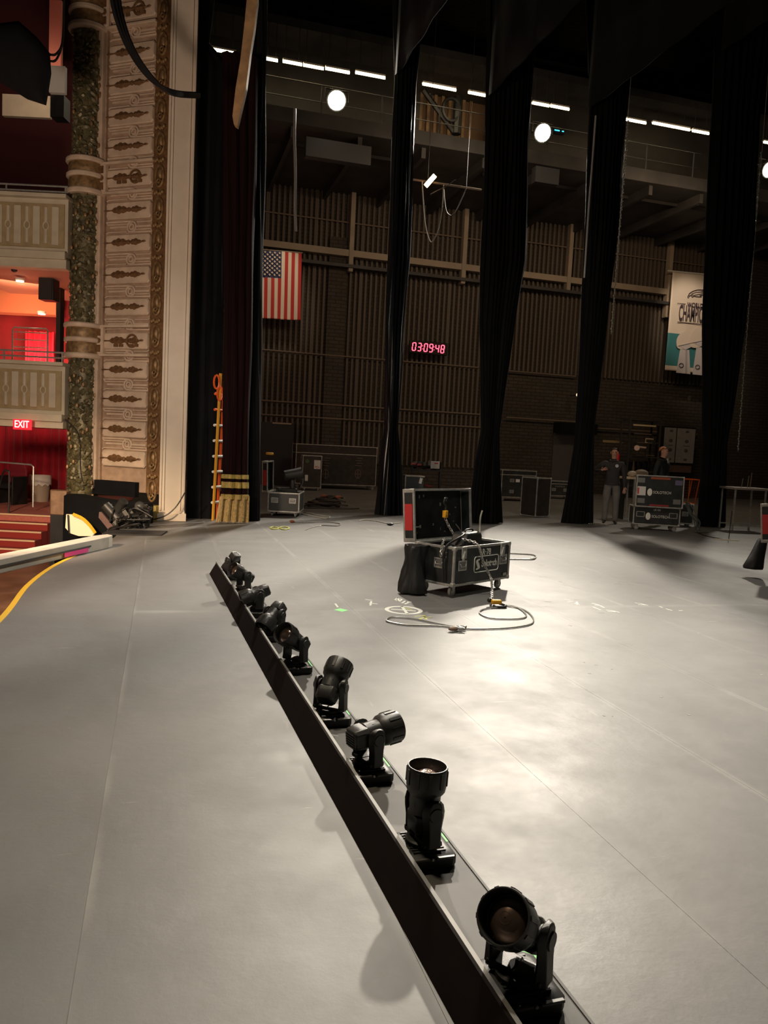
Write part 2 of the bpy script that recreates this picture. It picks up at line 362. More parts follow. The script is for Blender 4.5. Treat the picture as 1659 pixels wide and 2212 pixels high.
# ---- fly gallery along the wing wall
ZG = 11.15; g = struct(MB().box((15, 27, ZG+.15), (30, 5.9, .3)).build('trim_2', M_GAL, smooth=False))
MB().box((15, 24.0, ZG+.2), (30, .12, .42)).build('edge_channel', M_GAL, g, smooth=False)
for px, wd, h in ((730, 1.15, .8), (1178, .9, .55)):
    a = PV(px, 330 if px < 800 else 382, 23.8); MB().box((a.x, 23.8, a.z), (wd*1.75 if px < 800 else .85, .3, .55 if px < 800 else .5)).build('duct_box', mat('grey_duct', (.035, .035, .038), .5), g, smooth=False)
for i in range(14):
    MB().box((i*2.1+1.5, 27, ZG-.16), (.14, 5.6, .32)).build('joist', M_GAL, g, smooth=False)
ZG2 = PV(700, 105, 24).z; MB().box((15, 27, ZG2+.6), (30, 5.9, .25)).build('upper_deck', M_GAL, g, smooth=False)
for z in (ZG+.75, ZG+1.25):
    MB().cyl((0, 24, z), (30, 24, z), .015, n=6).build('handrail', M_DARK, g)
for i in range(16): MB().cyl((i*1.9+.6, 24, ZG+.3), (i*1.9+.6, 24, ZG+1.25), .025, n=6).build('baluster', M_GAL, g)
# back of the gallery: dark panels added to keep the interior dim, with one lit gap
xl, xr = PV(908, 240, 25.4).x, PV(1052, 240, 25.4).x
for a, b in ((-2, xl), (xr, 30)):
    MB().box(((a+b)/2, 25.5, ZG+2), (b-a, .08, 4.2)).build('gallery_shade_panel', mat('gallery_shade_dark', (.018, .015, .014), .8, var=.4, scale=1), g, smooth=False)
mb = MB()
for i in range(9): x = xl+(xr-xl)*(i+.5)/9; mb.box((x, 26.6, ZG+1.9), (.10, .05, 3.2))
mb.build('lit_slat_wall', mat('tan_wood_wall', (.50, .33, .18), .7, var=.3, scale=3), g, smooth=False)
MB().box(((xl+xr)/2, 26.7, ZG+1.9), (xr-xl+1, .05, 3.4)).build('inner_wall', mat('brown_wood_wall', (.26, .16, .09), .7), g, smooth=False)
mb = MB(); a = PV(915, 195, 25.2); b = PV(980, 285, 25.2); mb.cyl(a, b, .09, n=6); a = PV(990, 210, 25.2); b = PV(985, 290, 25.2); mb.cyl(a, b, .16, n=8)
c = PV(975, 237, 25.1); mb.tube([c+Vector((math.cos(t)*.3, 0, math.sin(t)*.36)) for t in [2*PI*k/16 for k in range(16)]], .06, 6, closed=True)
mb.build('loft_block_gear', M_DARK, g)
light('AREA', ((xl+xr)/2, 26.1, ZG+3.0), 120, (1, .66, .34), .9, ((xl+xr)/2, 26.6, ZG+1))

# fluorescent tubes
TUBES = [(455, 108, 510, 115, 0), (575, 127, 600, 132, 0), (611, 133, 652, 140, 0), (655, 141, 699, 149, 0), (703, 149, 755, 157, 0), (768, 158, 832, 168, 0),
         (913, 183, 985, 194, 0), (1012, 200, 1049, 207, 0), (1150, 222, 1186, 230, 0), (1190, 229, 1229, 237, 0), (1348, 258, 1395, 266, 0), (1410, 266, 1490, 281, 0), (1496, 283, 1531, 289, 0), (1650, 308, 1690, 314, 0)]
where = ['left of the tan hanging shield, behind the drapes', 'shortest, just right of the dark drape by the flag', 'second from the flag side, above the flag', 'above left of the first round floodlight', 'directly above the first round floodlight', 'right of the first floodlight, beside the pleated drape', 'over the lit loft opening, left half', 'over the lit loft opening, right half', 'above left of the second floodlight', 'above right of the second floodlight', 'beside the top of the hanging rope', 'longest, between rope and rightmost drape', 'broken stub beside the rightmost drape', 'at the right edge of the picture']
for i, (xa_, ya, xb_, yb, _) in enumerate(TUBES):
    a, b = PV(xa_, ya, 23.9), PV(xb_, yb, 23.9); z = (a.z+b.z)/2
    r = empty('fluorescent_tube', ((a.x+b.x)/2, 23.9, z), 0, 'lit fluorescent batten on the gallery, '+where[i], 'lamp', 'fluorescent battens along the gallery'); L = b.x-a.x
    MB().cyl((-L/2, 0, 0), (L/2, 0, 0), .035, n=8).build('tube', M_TUBE, r)
    MB().box((0, .03, .07), (L, .12, .05)).build('housing', M_WHITE, r, smooth=False)
    [MB().cyl((s*L*.35, .03, .09), (s*L*.35, .03, ZG2+.5-z), .012, n=5).build('hanger', M_GAL, r) for s in (-1, 1)]
for x, y, e in ((3, 24.2, 50), (8, 24.2, 50), (14, 24.2, 40)):
    light('AREA', (x, y, ZG2-.4), e*.4, (1, .78, .45), 3, (x, 24.2, 0), size_y=.1)

# floodlights
for i, p in enumerate(FLOODS):
    r = empty('floodlight', p, 0, ['round lit floodlight above the flag, on the gallery rail', 'round lit floodlight in the middle, between the two tall drapes', 'round lit floodlight cut by the right edge of the picture'][i], 'floodlight', 'floodlights on the gallery rail')
    Mx = Matrix.Rotation(PI/2+.45, 4, 'X')
    MB().lathe([(.10, -.35), (.17, -.3), (.22, -.1), (.30, .0), (.30, .02), (.27, .02)], 20, Mx, cap=True).build('housing', M_FIX2, r)
    MB().lathe([(.26, .025), (.22, .06), (.1, .08), (.01, .085)], 20, Mx).build('lamp_glass', M_EMW, r)
    MB().tube([(-.34, 0, 0), (-.34, .02, .3), (.34, .02, .3), (.34, 0, 0)], .02, 6).build('yoke', M_FIX2, r)
    MB().tube([(0, .02, .3), (0, 24-p.y, .3), (0, 24-p.y, ZG+1.25-p.z)], .03, 6).build('mount_arm', M_FIX2, r)

# ---- hanging black legs (drapes)
def drape(name, prof, v, m, folds=9, amp=.09, thick=.22, n=80, parent=None, seed=0, px=True):
    """prof: (pixel y, left pixel, right pixel) rows resolved on the plane y=v"""
    rnd = random.Random(seed); ph = [rnd.uniform(0, 6.28) for _ in range(4)]; rs = []
    rows = []
    for a, b in zip(prof, prof[1:]):
        kk = max(2, int(abs(b[0]-a[0])/26))
        for j in range(kk): t = j/kk; rows.append([a[q]+(b[q]-a[q])*t for q in range(3)])
    rows.append(prof[-1])
    for yy, a, b in rows:
        A = PV(a, yy, v); B = PV(b, yy, v); z = max(.005, (A.z+B.z)/2); wdt = B.x-A.x; ring = []
        for j in range(n):
            t = j/n
            if t < .5: s = t*2; side = -1
            else: s = 2-t*2; side = 1
            env = math.sin(PI*min(max(s, .0), 1))**.5 if 0 < s < 1 else 0
            f = math.sin(s*folds*2*PI+ph[0]+.5*math.sin(z*.35+ph[1]))+.45*math.sin(s*folds*4.3*PI+ph[2]+z*.12)
            ring.append((A.x+wdt*s+.01*math.sin(z*2+s*20), v+side*(thick*env*.5)+amp*f*env*(.6 if side > 0 else 1)*min(1.2, max(.35, wdt/.8)), z))
        rs.append(ring)
    return MB().rings(rs).build(name, m, parent, ang=80)
LEGS = [('black stage drape with bright pleats, left of the red digital clock', 17.37, [(-60, 846, 925), (180, 851, 899), (560, 838, 886), (700, 832, 874), (925, 831, 860), (985, 822, 866), (1118, 808, 872)], 6),
        ('broad black stage drape between the red clock and the brick wall', 15.89, [(-60, 1050, 1165), (300, 1048, 1142), (560, 1038, 1136), (700, 1034, 1112), (930, 1040, 1079), (1000, 1026, 1079), (1128, 1008, 1086)], 11),
        ('black stage drape just left of the standing man in grey trousers', 16.38, [(-60, 1262, 1385), (250, 1272, 1352), (480, 1263, 1336), (700, 1254, 1311), (920, 1244, 1284), (970, 1240, 1281), (1130, 1211, 1281)], 9),
        ('rightmost black stage drape, in front of the sports banner', 16.32, [(-60, 1548, 1680), (250, 1536, 1640), (500, 1523, 1630), (700, 1517, 1610), (900, 1517, 1581), (960, 1520, 1569), (1137, 1505, 1566)], 8)]
for i, (lb, v, pf, fo) in enumerate(LEGS):
    r = empty('stage_drape', PV(pf[-1][1], pf[-1][0], v)*Vector((1, 1, 0)) if False else (PV((pf[-1][1]+pf[-1][2])/2, pf[-1][0], v).x, v, 0), 0, lb, 'curtain', 'black drapes hanging across the wing')
    o = drape('cloth', pf, v, M_BLKSAT if i == 0 else M_BLK, fo, .10 if i == 0 else .07, .3, 96, seed=i+3); o.parent = r; o.matrix_parent_inverse = Matrix.Translation(-r.location)
# black borders overhead
for i, (px, py, ht, wd) in enumerate(((852, 172, 5, 0), (1050, 215, 5, 0), (1262, 245, 5, 0), (1548, 120, 5, 0))):
    v = LEGS[i][1]; a = PV(px, py, v)
    bd = MB(); ks = 40
    for j in range(ks):
        pass
    bd.rings([[(a.x+.02*math.sin(y*5), y, zz) for y in [5+j*(v-5.2)/60 for j in range(61)]] for zz in (a.z, a.z+3, 22.8)], cap=False, closed=False)
    o = bd.build('overhead_border', M_BLK, ang=80); o.modifiers.new('s', 'SOLIDIFY').thickness = .03
    tag(o, ['black overhead border running out above the pleated drape by the clock', 'black overhead border above the broad middle drape', 'black overhead border above the drape by the standing man', 'black overhead border above the rightmost drape'][i], 'curtain', 'black borders over the stage')

# ---- drapes beside the proscenium: two black, one maroon with gold fringe
r = drape('masking_curtain', [(-60, 428, 470), (90, 425, 452), (140, 424, 500), (700, 412, 482), (1000, 404, 472), (1122, 401, 470)], 15.6, M_BLK, 3, .04, .15, 40, seed=11)
tag(r, 'flat black masking curtain beside the ivory pillar', 'curtain')
r = drape('leg_curtain', [(-60, 530, 577), (300, 520, 575), (700, 526, 566), (1000, 534, 563), (1124, 532, 561)], 15.36, M_BLK, 3, .05, .2, 40, seed=12)
tag(r, 'black leg curtain between the maroon curtain and the open case', 'curtain')
def yz(px, py, v): return PV(px, py, v)
hc = empty('house_curtain', (PV(508, 1128, 15.0).x, 15.0, 0), 0, 'dark maroon house curtain with gold bands and bottom fringe', 'curtain')
def sub(o, r): o.parent = r; o.matrix_parent_inverse = Matrix.Translation(-r.location); return o
sub(drape('cloth', [(120, 480, 560), (700, 484, 545), (1020, 480, 536), (1075, 476, 536)], 15.05, M_MAROON, 4, .05, .2, 60, seed=13), hc)
for y0, y1, wx in ((1025, 1034, 0), (1041, 1054, 1)):
    sub(drape('gold_band', [(y0, 477, 537), (y1, 476, 537)], 15.0, M_BRAID, 4, .05, .2, 60, seed=13), hc)
mb = MB(); rnd = random.Random(4)
for j in range(90):
    t = j/89; a = PV(476+62*t, 1072, 14.92); b = PV(468+66*t+rnd.uniform(-2, 2), 1124, 14.85); a.y -= .05*math.sin(t*25); b.y -= .06*math.sin(t*25); b.z = rnd.uniform(.01, .05)
    mb.cyl(a, b, .012, .016, n=4)
o = mb.build('fringe', M_FRINGE); o['kind'] = 'stuff'; sub(o, hc)
sub(drape('fringe_heading', [(1068, 476, 537), (1078, 475, 537)], 14.95, M_BRAID, 4, .05, .2, 60, seed=13), hc)

# tan hanging shield at the top
mb = MB(); out = [(535, -60), (555, -60), (556, 0), (549, 60), (541, 110), (531, 190), (512, 272), (505, 268), (502, 250), (509, 190), (519, 130), (527, 60), (533, 0)]
pts = [PD(x, y, 13.5) for x, y in out]; n = H0*.14
mb.rings([[p for p in pts], [p+n for p in pts]]).build('hanging_shield', mat('tan_scenic_cloth', (.44, .27, .13), .7, var=.25, scale=6, bump=.3, bscale=20), smooth=False)
tag(bpy.context.scene.objects['hanging_shield'], 'curved tan scenic blade hanging down at the top left, pointed lower end', 'scenery')

# ---- ivory pillar of the proscenium
pil = struct(MB().box((.21, 15.22, 8), (.47, .44, 16)).build('wall_left', M_PILLAR, smooth=False))
MB().box((.21, 15.2, .07), (.53, .50, .14)).build('plinth', M_PILLAR, pil, smooth=False, bevel=.01)
for x, w_ in ((.0, .03), (.06, .015), (.36, .015), (.42, .03)): MB().box((x, 14.99, 8), (w_, .03, 15.6)).build('pillar_moulding', M_PILLAR, pil, smooth=False)
# ---- ornamented splay of the proscenium
P0, P1 = Vector((-.02, 15.02, 0)), Vector((-1.27, 15.92, 0)); ang = math.atan2(P0.y-P1.y, P0.x-P1.x); LW = (P0-P1).length
orn = MB().box((LW/2, .2, 8.3), (LW, .3, 15.6)).build('wall_proscenium', M_PLASTERD, smooth=False, loc=P1, rot=(0, 0, ang)); struct(orn)
XA, XB = .16, LW-.30       # field between the edge mouldings
def opart(mb, name, m=M_PLASTER, **k): return mb.build(name, m, orn, **k)
opart(MB().box((.06, .0, 8.3), (.12, .16, 15.6)), 'edge_moulding', bevel=.02)
opart(MB().box((.15, .03, 8.3), (.04, .08, 15.6)), 'inner_moulding', M_PLASTERD)
opart(MB().box((LW-.15, .05, 8.3), (.30, .12, 15.6)), 'scroll_ground', M_LEAF)
def leaf_mb():
    mb = MB()
    def lf(cx, cz, L, Wd, lobes):
        top = []; bot = []
        for j in range(25):
            t = j/24; e = Wd*math.sin(PI*t**.8)*(1+.35*abs(math.sin(t*PI*lobes)))*.75
            top.append((cx-L/2+L*t, -.02, cz+e)); bot.append((cx-L/2+L*t, -.02, cz-e*.8))
        rs = []
        for a, b in zip(top, bot): mid = ((a[0]), -.05, (a[2]+b[2])/2); rs.append([a, mid, b, (a[0], .0, (a[2]+b[2])/2)])
        mb.rings(rs)
    lf(.56, 0, .46, .085, 4); lf(.90, 0, .30, .07, 3); lf(.28, .0, .22, .018, 2); mb.ball((1.07, -.02, .01), (.05, .02, .02), 8, 5); mb.ball((.74, -.03, 0), (.04, .03, .045), 8, 5)
    return mb
def sp_leaf():
    mb = leaf_mb(); mb.tube([(.86+.11*math.cos(t), -.03, .0+.11*math.sin(t)) for t in [2*PI*k/16 for k in range(16)]], .022, 6, closed=True)
    for x in (.5, .62, .84, .96): mb.box((x, -.02, -.085), (.09, .04, .05))
    return mb
def plaque_mb(h=.155):
    mb = MB(); a, b = XA+.03, XB-.02; c = .045
    pl = [(a+c, -h), (b-c, -h), (b-c*.3, -h+c), (b-c*.6, 0), (b-c*.3, h-c), (b-c, h), (a+c, h), (a+c*.3, h-c), (a+c*.7, 0), (a+c*.3, -h+c)]
    mb.rings([[(x, .06, z) for x, z in pl], [(x, .005, z) for x, z in pl], [(a+(b-a)/2+(x-a-(b-a)/2)*.975, -.015, z*.88) for x, z in pl]])
    return mb
def hooks_mb():
    mb = MB(); cx = (XA+XB)/2+.06; R = .095
    for r_, off in ((.020, 0), (.015, .048)):
        R2 = R-off
        # left arm goes right on top, curls down around the middle
        p = [(XA+.03, .03, .115-.02), (XA+.07, .03, .100-off), (cx-.02, .03, .100-off)]
        p += [(cx+R2*math.sin(t), .03, (.100-off-R2)+R2*math.cos(t)) for t in [PI*k/8 for k in range(1, 10)]]
        mb.tube(p, r_, 6)
        p = [(XB-.02, .03, -.115+.02), (XB-.05, .03, -.100+off), (cx+.02, .03, -.100+off)]
        p += [(cx-R2*math.sin(t), .03, -(.100-off-R2)-R2*math.cos(t)) for t in [PI*k/8 for k in range(1, 10)]]
        mb.tube(p, r_, 6)
    mb.tube([(XA+.03, .03, -.11), (XA+.08, .03, -.085), (cx-.1, .03, -.085)], .014, 6)
    mb.tube([(XB-.02, .03, .11), (XB-.06, .03, .085), (cx+.12, .03, .085)], .014, 6)
    mb.box(((XA+cx)/2, .04, 0), (cx-XA-.22, .03, .035)); mb.box(((XB+cx)/2+.03, .04, 0), (XB-cx-.16, .03, .035))
    return mb
centers = [1.12, 1.68, 2.25, 2.80, (3.34,), 3.97, 4.56, 5.15, 5.74, (6.33,), 6.88, 7.43, 7.99, 8.55, (9.28,), 9.9, 10.5]
cache = {}
def inst(key, f, m, z, name, bevel=0):
    if key not in cache: cache[key] = f().build(name, m, orn, bevel=bevel); o = cache[key]
    else: o = cache[key].copy(); COL.objects.link(o)
    o.location = (0, 0, z); return o
for q, c in enumerate(centers):
    s = isinstance(c, tuple); z = c[0] if s else c
    inst('pq', plaque_mb, M_PLASTER, z, 'plaque')
    inst('sl' if s else 'lf', sp_leaf if s else leaf_mb, M_LEAF, z, 'leaf_ornament')
    nz = centers[q+1] if q+1 < len(centers) else z+.57; nz = nz[0] if isinstance(nz, tuple) else nz
    inst('hk', hooks_mb, M_PLASTER, (z+nz)/2, 'interlaced_moulding')
    if s:
        for dz in (-.27, .27): opart(MB().box((LW/2-.12, -.0, z+dz), (LW-.34, .14, .05)), 'band_rail', bevel=.01)
        opart(MB().box((.13, -.03, z), (.20, .10, .50)), 'band_block', bevel=.012)
        opart(MB().cyl((.14, -.10, z), (.14, -.06, z), .05, n=14), 'boss', M_LEAF)
        for dz in (-.15, .15): opart(MB().box((.14, -.085, z+dz), (.09, .02, .13)), 'sunk_panel', M_LEAF)
def scroll_mb():
    mb = MB(); x = LW-.15
    mb.tube([(x+.085*math.cos(t), -.03, .19*math.sin(t)) for t in [2*PI*k/16 for k in range(16)]], .022, 6, closed=True)
    mb.ball((x, .0, .05), (.05, .05, .10), 8, 6); mb.tube([(x+(.05-.004*k)*math.cos(k*.8), -.05, -.10+(.05-.004*k)*math.sin(k*.8)) for k in range(10)], .014, 5)
    for k in range(5): mb.ball((x-.08+.04*k, -.04, .27+.02*math.sin(k*2)), (.028, .03, .035), 7, 5)
    return mb
z = .55
while z < 11: inst('sc', scroll_mb, M_GOLD, z, 'scroll_boss'); z += .575
opart(MB().box((LW-.15, .0, .13), (.30, .2, .3)), 'gold_foot', mat('gold_foot_paint', (.42, .32, .10), .5), bevel=.01)
# dark opening and sill below the panel
opart(MB().box((LW/2-.22, -.02, .55), (LW-.55, .12, .28)), 'dark_vent', M_BLK)
# ---- foliage column with banded rings
cc = Vector((-1.47, 16.02, 0)); RC = .30
colm = struct(MB().lathe([(RC-.05, -.9), (RC-.05, 15)], 24).build('trim_3', M_GREENGOLD, loc=cc))
mb = MB(); rnd = random.Random(9)
for j in range(2300):
    t = rnd.uniform(-PI*1.02, PI*.12)-.1; z = rnd.uniform(-.2, 11.5)
    r1 = rnd.uniform(.02, .05); c = (math.cos(t)*(RC-.04), math.sin(t)*(RC-.04), z)
    q = Matrix.Translation(c) @ Matrix.Rotation(t, 4, 'Z') @ Matrix.Rotation(rnd.uniform(0, PI), 4, 'X')
    mb.ball((0, 0, 0), (.035, r1, r1*rnd.uniform(.6, 2)), 5, 3, q)
o = mb.build('foliage_relief', M_GREENGOLD, colm); o['kind'] = 'stuff'
mb = MB()
for j in range(160):
    t = rnd.uniform(-PI*.95, -.1); z = rnd.uniform(0, 11)
    mb.ball((math.cos(t)*(RC+.0), math.sin(t)*(RC+.0), z), (.03, .03, .045), 6, 4)
o = mb.build('gilded_flowers', M_GOLD, colm); o['kind'] = 'stuff'
for z in (3.33, 6.36, 9.3):
    for dz, hh, rr, m in ((-.30, .05, .08, M_PLASTER), (-.17, .13, .04, M_GOLD), (0, .045, .075, M_PLASTER), (.13, .12, .04, M_GOLD), (.27, .045, .085, M_PLASTER)):
        MB().lathe([(RC+rr-.02, z+dz-hh), (RC+rr, z+dz-hh*.5), (RC+rr, z+dz+hh*.5), (RC+rr-.02, z+dz+hh)], 28).build('column_band', m, colm)
# ================================================================== AUDITORIUM SIDE
hd = H0; hr = _R0
def hpt(px, py, D): return PD(px, py, D)
def qbox(name, m, px0, py0, px1, py1, D, dep, parent=None, **k):
    """upright box square to the house: seen rectangle, given depth and thickness"""
    a, b = PD(px0, (py0+py1)/2, D), PD(px1, (py0+py1)/2, D); zt = PD((px0+px1)/2, py0, D).z; zb_ = PD((px0+px1)/2, py1, D).z
    c = (a+b)/2; L = (b-a).length; c.z = (zt+zb_)/2; c = c+hd*dep/2
    mb = MB().box((0, 0, 0), (L, dep, zt-zb_)); return mb.build(name, m, parent, loc=c-(parent.location if parent else Vector((0, 0, 0))) if not parent else None, rot=(0, 0, -YAW) if not parent else None, **k) if not parent else MB().box((0, 0, 0), (L, dep, zt-zb_), Matrix.Translation(parent.matrix_world.inverted() @ c)).build(name, m, parent, **k)
def balcony(yt, yb, ybf, xr, D, idx):
    # parapet
    a, b = PD(-140, (yt+yb)/2, D+.1), PD(xr, (yt+yb)/2, D); L = (b-a).length; zt = PD(xr-30, yt, D).z; zb_ = PD(xr-30, yb, D).z; zf = PD(xr-30, ybf, D).z
    par = MB().box((-L/2, .1, (zt-zb_)/2), (L, .2, zt-zb_)).build('wall_box_front', M_BALC, smooth=False, loc=(b.x, b.y, zb_), rot=(0, 0, -YAW)); struct(par)
    h = zt-zb_
    MB().box((-L/2, .04, h+.03), (L+.02, .36, .07)).build('coping', M_BALC, par, smooth=False, bevel=.01)
    MB().box((-L/2, .02, -.05), (L, .30, .14)).build('base_moulding', M_BALC, par, smooth=False, bevel=.01)
    MB().box((-L/2, .06, (zf-zb_)/2-.06), (L, .24, abs(zb_-zf))).build('fascia', M_BALC, par, smooth=False)
    MB().box((-L/2, -.012, h*.5), (L-.12, .03, h*.80)).build('sunk_ground', M_BALCD, par, smooth=False)
    x = -.22; k = 0; pan = rod = ring_ = None
    while x > -L+.2:
        if k % 2 == 0:
            if pan is None: pan = MB().box((0, -.035, h*.5), (.13, .03, h*.70)).build('panel_strip', M_BALC, par, bevel=.008); pan.location = (x, 0, 0)
            else: c = pan.copy(); COL.objects.link(c); c.location = (x, 0, 0)
            x -= .175
        else:
            if rod is None:
                mb = MB(); mb.tube([(.05*math.cos(t), -.035, h*.5+.07*math.sin(t)) for t in [2*PI*q/16 for q in range(16)]], .014, 6, closed=True)
                mb.cyl((0, -.03, h*.57), (0, -.03, h*.83), .035, n=8); mb.cyl((0, -.03, h*.17), (0, -.03, h*.43), .035, n=8)
                rod = mb.build('baluster_relief', M_BALC, par); rod.location = (x, 0, 0)
            else: c = rod.copy(); COL.objects.link(c); c.location = (x, 0, 0)
            x -= .175
        k += 1
    # deck behind
    MB().box((-L/2, 1.9, -.15), (L, 3.6, .2)).build('box_deck', M_SOFF, par, smooth=False)
    # rail on top
    for dz in (.16, .26): MB().cyl((-L, .1, h+dz), (-.05, .1, h+dz), .018, n=6).build('rail', M_STEEL, par)
    for q in range(3): MB().cyl((-.1-q*1.1, .1, h), (-.1-q*1.1, .1, h+.27), .016, n=6).build('rail_post', M_STEEL, par)
    return par
balcony(430, 548, 574, 147, 14.6, 0)
balcony(790, 897, 918, 140, 14.6, 1)
balcony(60, 142, 150, 60, 17.5, 2) if False else None
# walls and ceilings behind the boxes
def hb(name, m, px0, py0, px1, py1, D, dep=.1, st=True, **k):
    o = qbox(name, m, px0, py0, px1, py1, D, dep, smooth=False, **k)
    if st: struct(o)
    return o
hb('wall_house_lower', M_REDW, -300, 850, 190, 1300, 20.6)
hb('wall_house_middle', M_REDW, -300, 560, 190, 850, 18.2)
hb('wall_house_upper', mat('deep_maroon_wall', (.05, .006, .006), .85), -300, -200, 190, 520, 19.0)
o = hb('wall_box_ceiling', M_ORW, -200, 604, 121, 672, 17.6, .4)
hb('trim_4', M_DARK, 121, 600, 130, 800, 16.6, .2)
hb('trim_5', M_WHITE, 106, 142, 140, 200, 15.4, .1)
hb('trim_6', M_BALC, 5, 205, 108, 252, 17.0, .1)
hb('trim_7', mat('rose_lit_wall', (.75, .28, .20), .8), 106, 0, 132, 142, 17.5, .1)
hb('trim_8', M_DARK, 109, 204, 138, 252, 15.8, .3)
light('AREA', PD(40, 640, 16.2), 26, (1, .45, .25), 1.0, PD(30, 640, 17.6))
light('POINT', PD(45, 612, 16.6), 10, (1, .55, .3), .1)
light('SPOT', PD(85, 700, 16.4), 75, (1, .25, .25), .15, PD(80, 760, 18), 80, .8)
light('AREA', PD(60, 960, 16.0)+Vector((0, 0, 1.0)), 150, (1, .55, .42), .8, PD(55, 1040, 19.5))
light('SPOT', PD(-40, 900, 15.5), 2800, (1, .62, .38), .3, G(70, 1130, -.4), 70, .8)
light('SPOT', PD(110, 60, 15.6), 30, (1, .5, .4), .2, PD(118, 60, 17.4), 100, .5)
light('SPOT', PD(70, 120, 15.3), 60, (1, .7, .5), .2, PD(60, 235, 17.0), 90, .5)
light('SPOT', (-3.4, 7.6, 3.2), 2600, (1, .72, .45), .15, G(-10, 1270, -.9), 60, .6)
# downlights under the upper box and a dome camera
for px, py, D, lb in ((43, 607, 15.6, 'round lit downlight under the upper box, left of the hanging speaker'), (90, 678, 17.0, 'small lit downlight low on the orange ceiling')):
    p = PD(px, py, D); r = empty('downlight', p, 0, lb, 'lamp'); MB().lathe([(.07, 0), (.09, .02), (.09, .05)], 16).build('trim_ring', M_WHITE, r); MB().lathe([(.075, -.012), (.07, .0)], 16).build('lamp_lens', M_HOUSE, r)
p = PD(31, 577, 15.0); r = empty('dome_camera', p, 0, 'small dark dome camera under the upper box', 'camera'); MB().ball((0, 0, -.05), (.06, .06, .05), 12, 8).build('dome', M_DARK, r); MB().cyl((0, 0, -.04), (0, 0, .03), .06, n=14).build('mount', M_WHITE, r)
p = PD(106, 623, 15.8); r = empty('wall_speaker', p, -YAW, 'black box loudspeaker hung beside the column under the upper box', 'speaker')
MB().box((0, 0, 0), (.30, .3, .50)).build('cabinet', M_DARK, r, bevel=.01); MB().box((0, -.16, 0), (.26, .02, .46)).build('grille', M_FIX2, r)
# rails in the lower box, chairs
p = PD(65, 745, 16.0); r = empty('guard_rail', p, -YAW, 'grey tubular guard rail standing in the lower box', 'rail')
for z in (-.05, .1, .25): MB().cyl((-.33, 0, z), (.33, 0, z), .014, n=6).build('rail_bar', M_STEEL, r)
MB().tube([(-.36, 0, -.35), (-.36, 0, .3), (-.33, 0, .34), (.33, 0, .34), (.36, 0, .3), (.36, 0, -.35)], .018, 6).build('rail_frame', M_STEEL, r)
def curtain_panel(name, px0, px1, py0, py1, D, m, folds, lb):
    a, b = PD(px0, py1, D), PD(px1, py1, D); zt = PD(px0, py0, D).z; L = (b-a).length; n = folds*8; zb_ = a.z
    rs = [[(L*j/n, .07*math.sin(j/n*folds*2*PI)+.02*math.sin(j*1.7), z) for j in range(n+1)] for z in (0, (zt-zb_)*.5, zt-zb_)]
    o = MB().rings(rs, cap=False, closed=False).build(name, m, loc=(a.x, a.y, zb_), rot=(0, 0, -YAW), ang=80); o.modifiers.new('s', 'SOLIDIFY').thickness = .015
    return tag(o, lb, 'curtain')
curtain_panel('red_curtain', -60, 150, 905, 1080, 20.0, M_REDC, 13, 'deep red curtain behind the wastebasket under the lower box')
curtain_panel('red_curtain', 55, 118, 715, 790, 17.6, mat('bright_red_cloth', (.85, .03, .06), .7), 5, 'bright red curtain behind the guard rail of the lower box')
# exit sign
p = PD(47, 917, 14.3); r = empty('exit_sign', p, -YAW, 'red lit exit sign under the lower box front', 'sign')
MB().box((0, .03, 0), (.33, .06, .19)).build('sign_box', mat('exit_sign_face', (.6, .01, .02), .4, emit=(1, .02, .04), estr=.9), r, smooth=False, bevel=.005)
text('letters', 'EXIT', .185, mat('exit_letters', (1, .5, .5), .4, emit=(1, .45, .42), estr=2.2), r, T(0, -.004, 0) @ FRONT, .003, .72, .002)
# platform and steps down
z0 = -.19; D0 = 16.0
a, b = PD(-200, 1113, D0), PD(116, 1113, D0); L = (b-a).length
st = MB().box((-L/2, 3.0, z0-.4), (L, 6.0, .8)).build('floor_platform', M_CARPET, smooth=False, loc=(b.x, b.y, 0), rot=(0, 0, -YAW)); struct(st)
for k in range(5):
    zz = z0-.14*k
    MB().box((-L/2, -.14-.28*k, zz-.14-.25), (L, .30, .5)).build('tread', M_STEPR, st, smooth=False)
    MB().box((-L/2, -.28*k, zz-.008), (L, .05, .03)).build('nosing', M_NOSE, st, smooth=False)
# wastebasket
p = G(86, 1083, z0); r = empty('wastebasket', p, 0, 'round beige wastebasket with a white liner before the red curtain', 'bin')
MB().lathe([(.20, 0), (.235, .48), (.22, .48), (.19, .02)], 24).build('bin_body', mat('beige_plastic', (.42, .33, .25), .6), r)
mb = MB(); n = 36
mb.rings([[(math.cos(2*PI*j/n)*rr*(1+.02*math.sin(j*3)), math.sin(2*PI*j/n)*rr*(1+.02*math.sin(j*3)), zz+.03*math.sin(j*1.9)*(zz < .5)) for j in range(n)] for rr, zz in ((.262, .42), (.258, .62), (.25, .655), (.23, .63), (.21, .5))], cap=False).build('liner', mat('white_liner', (.78, .72, .66), .5, bump=.5, bscale=15), r)
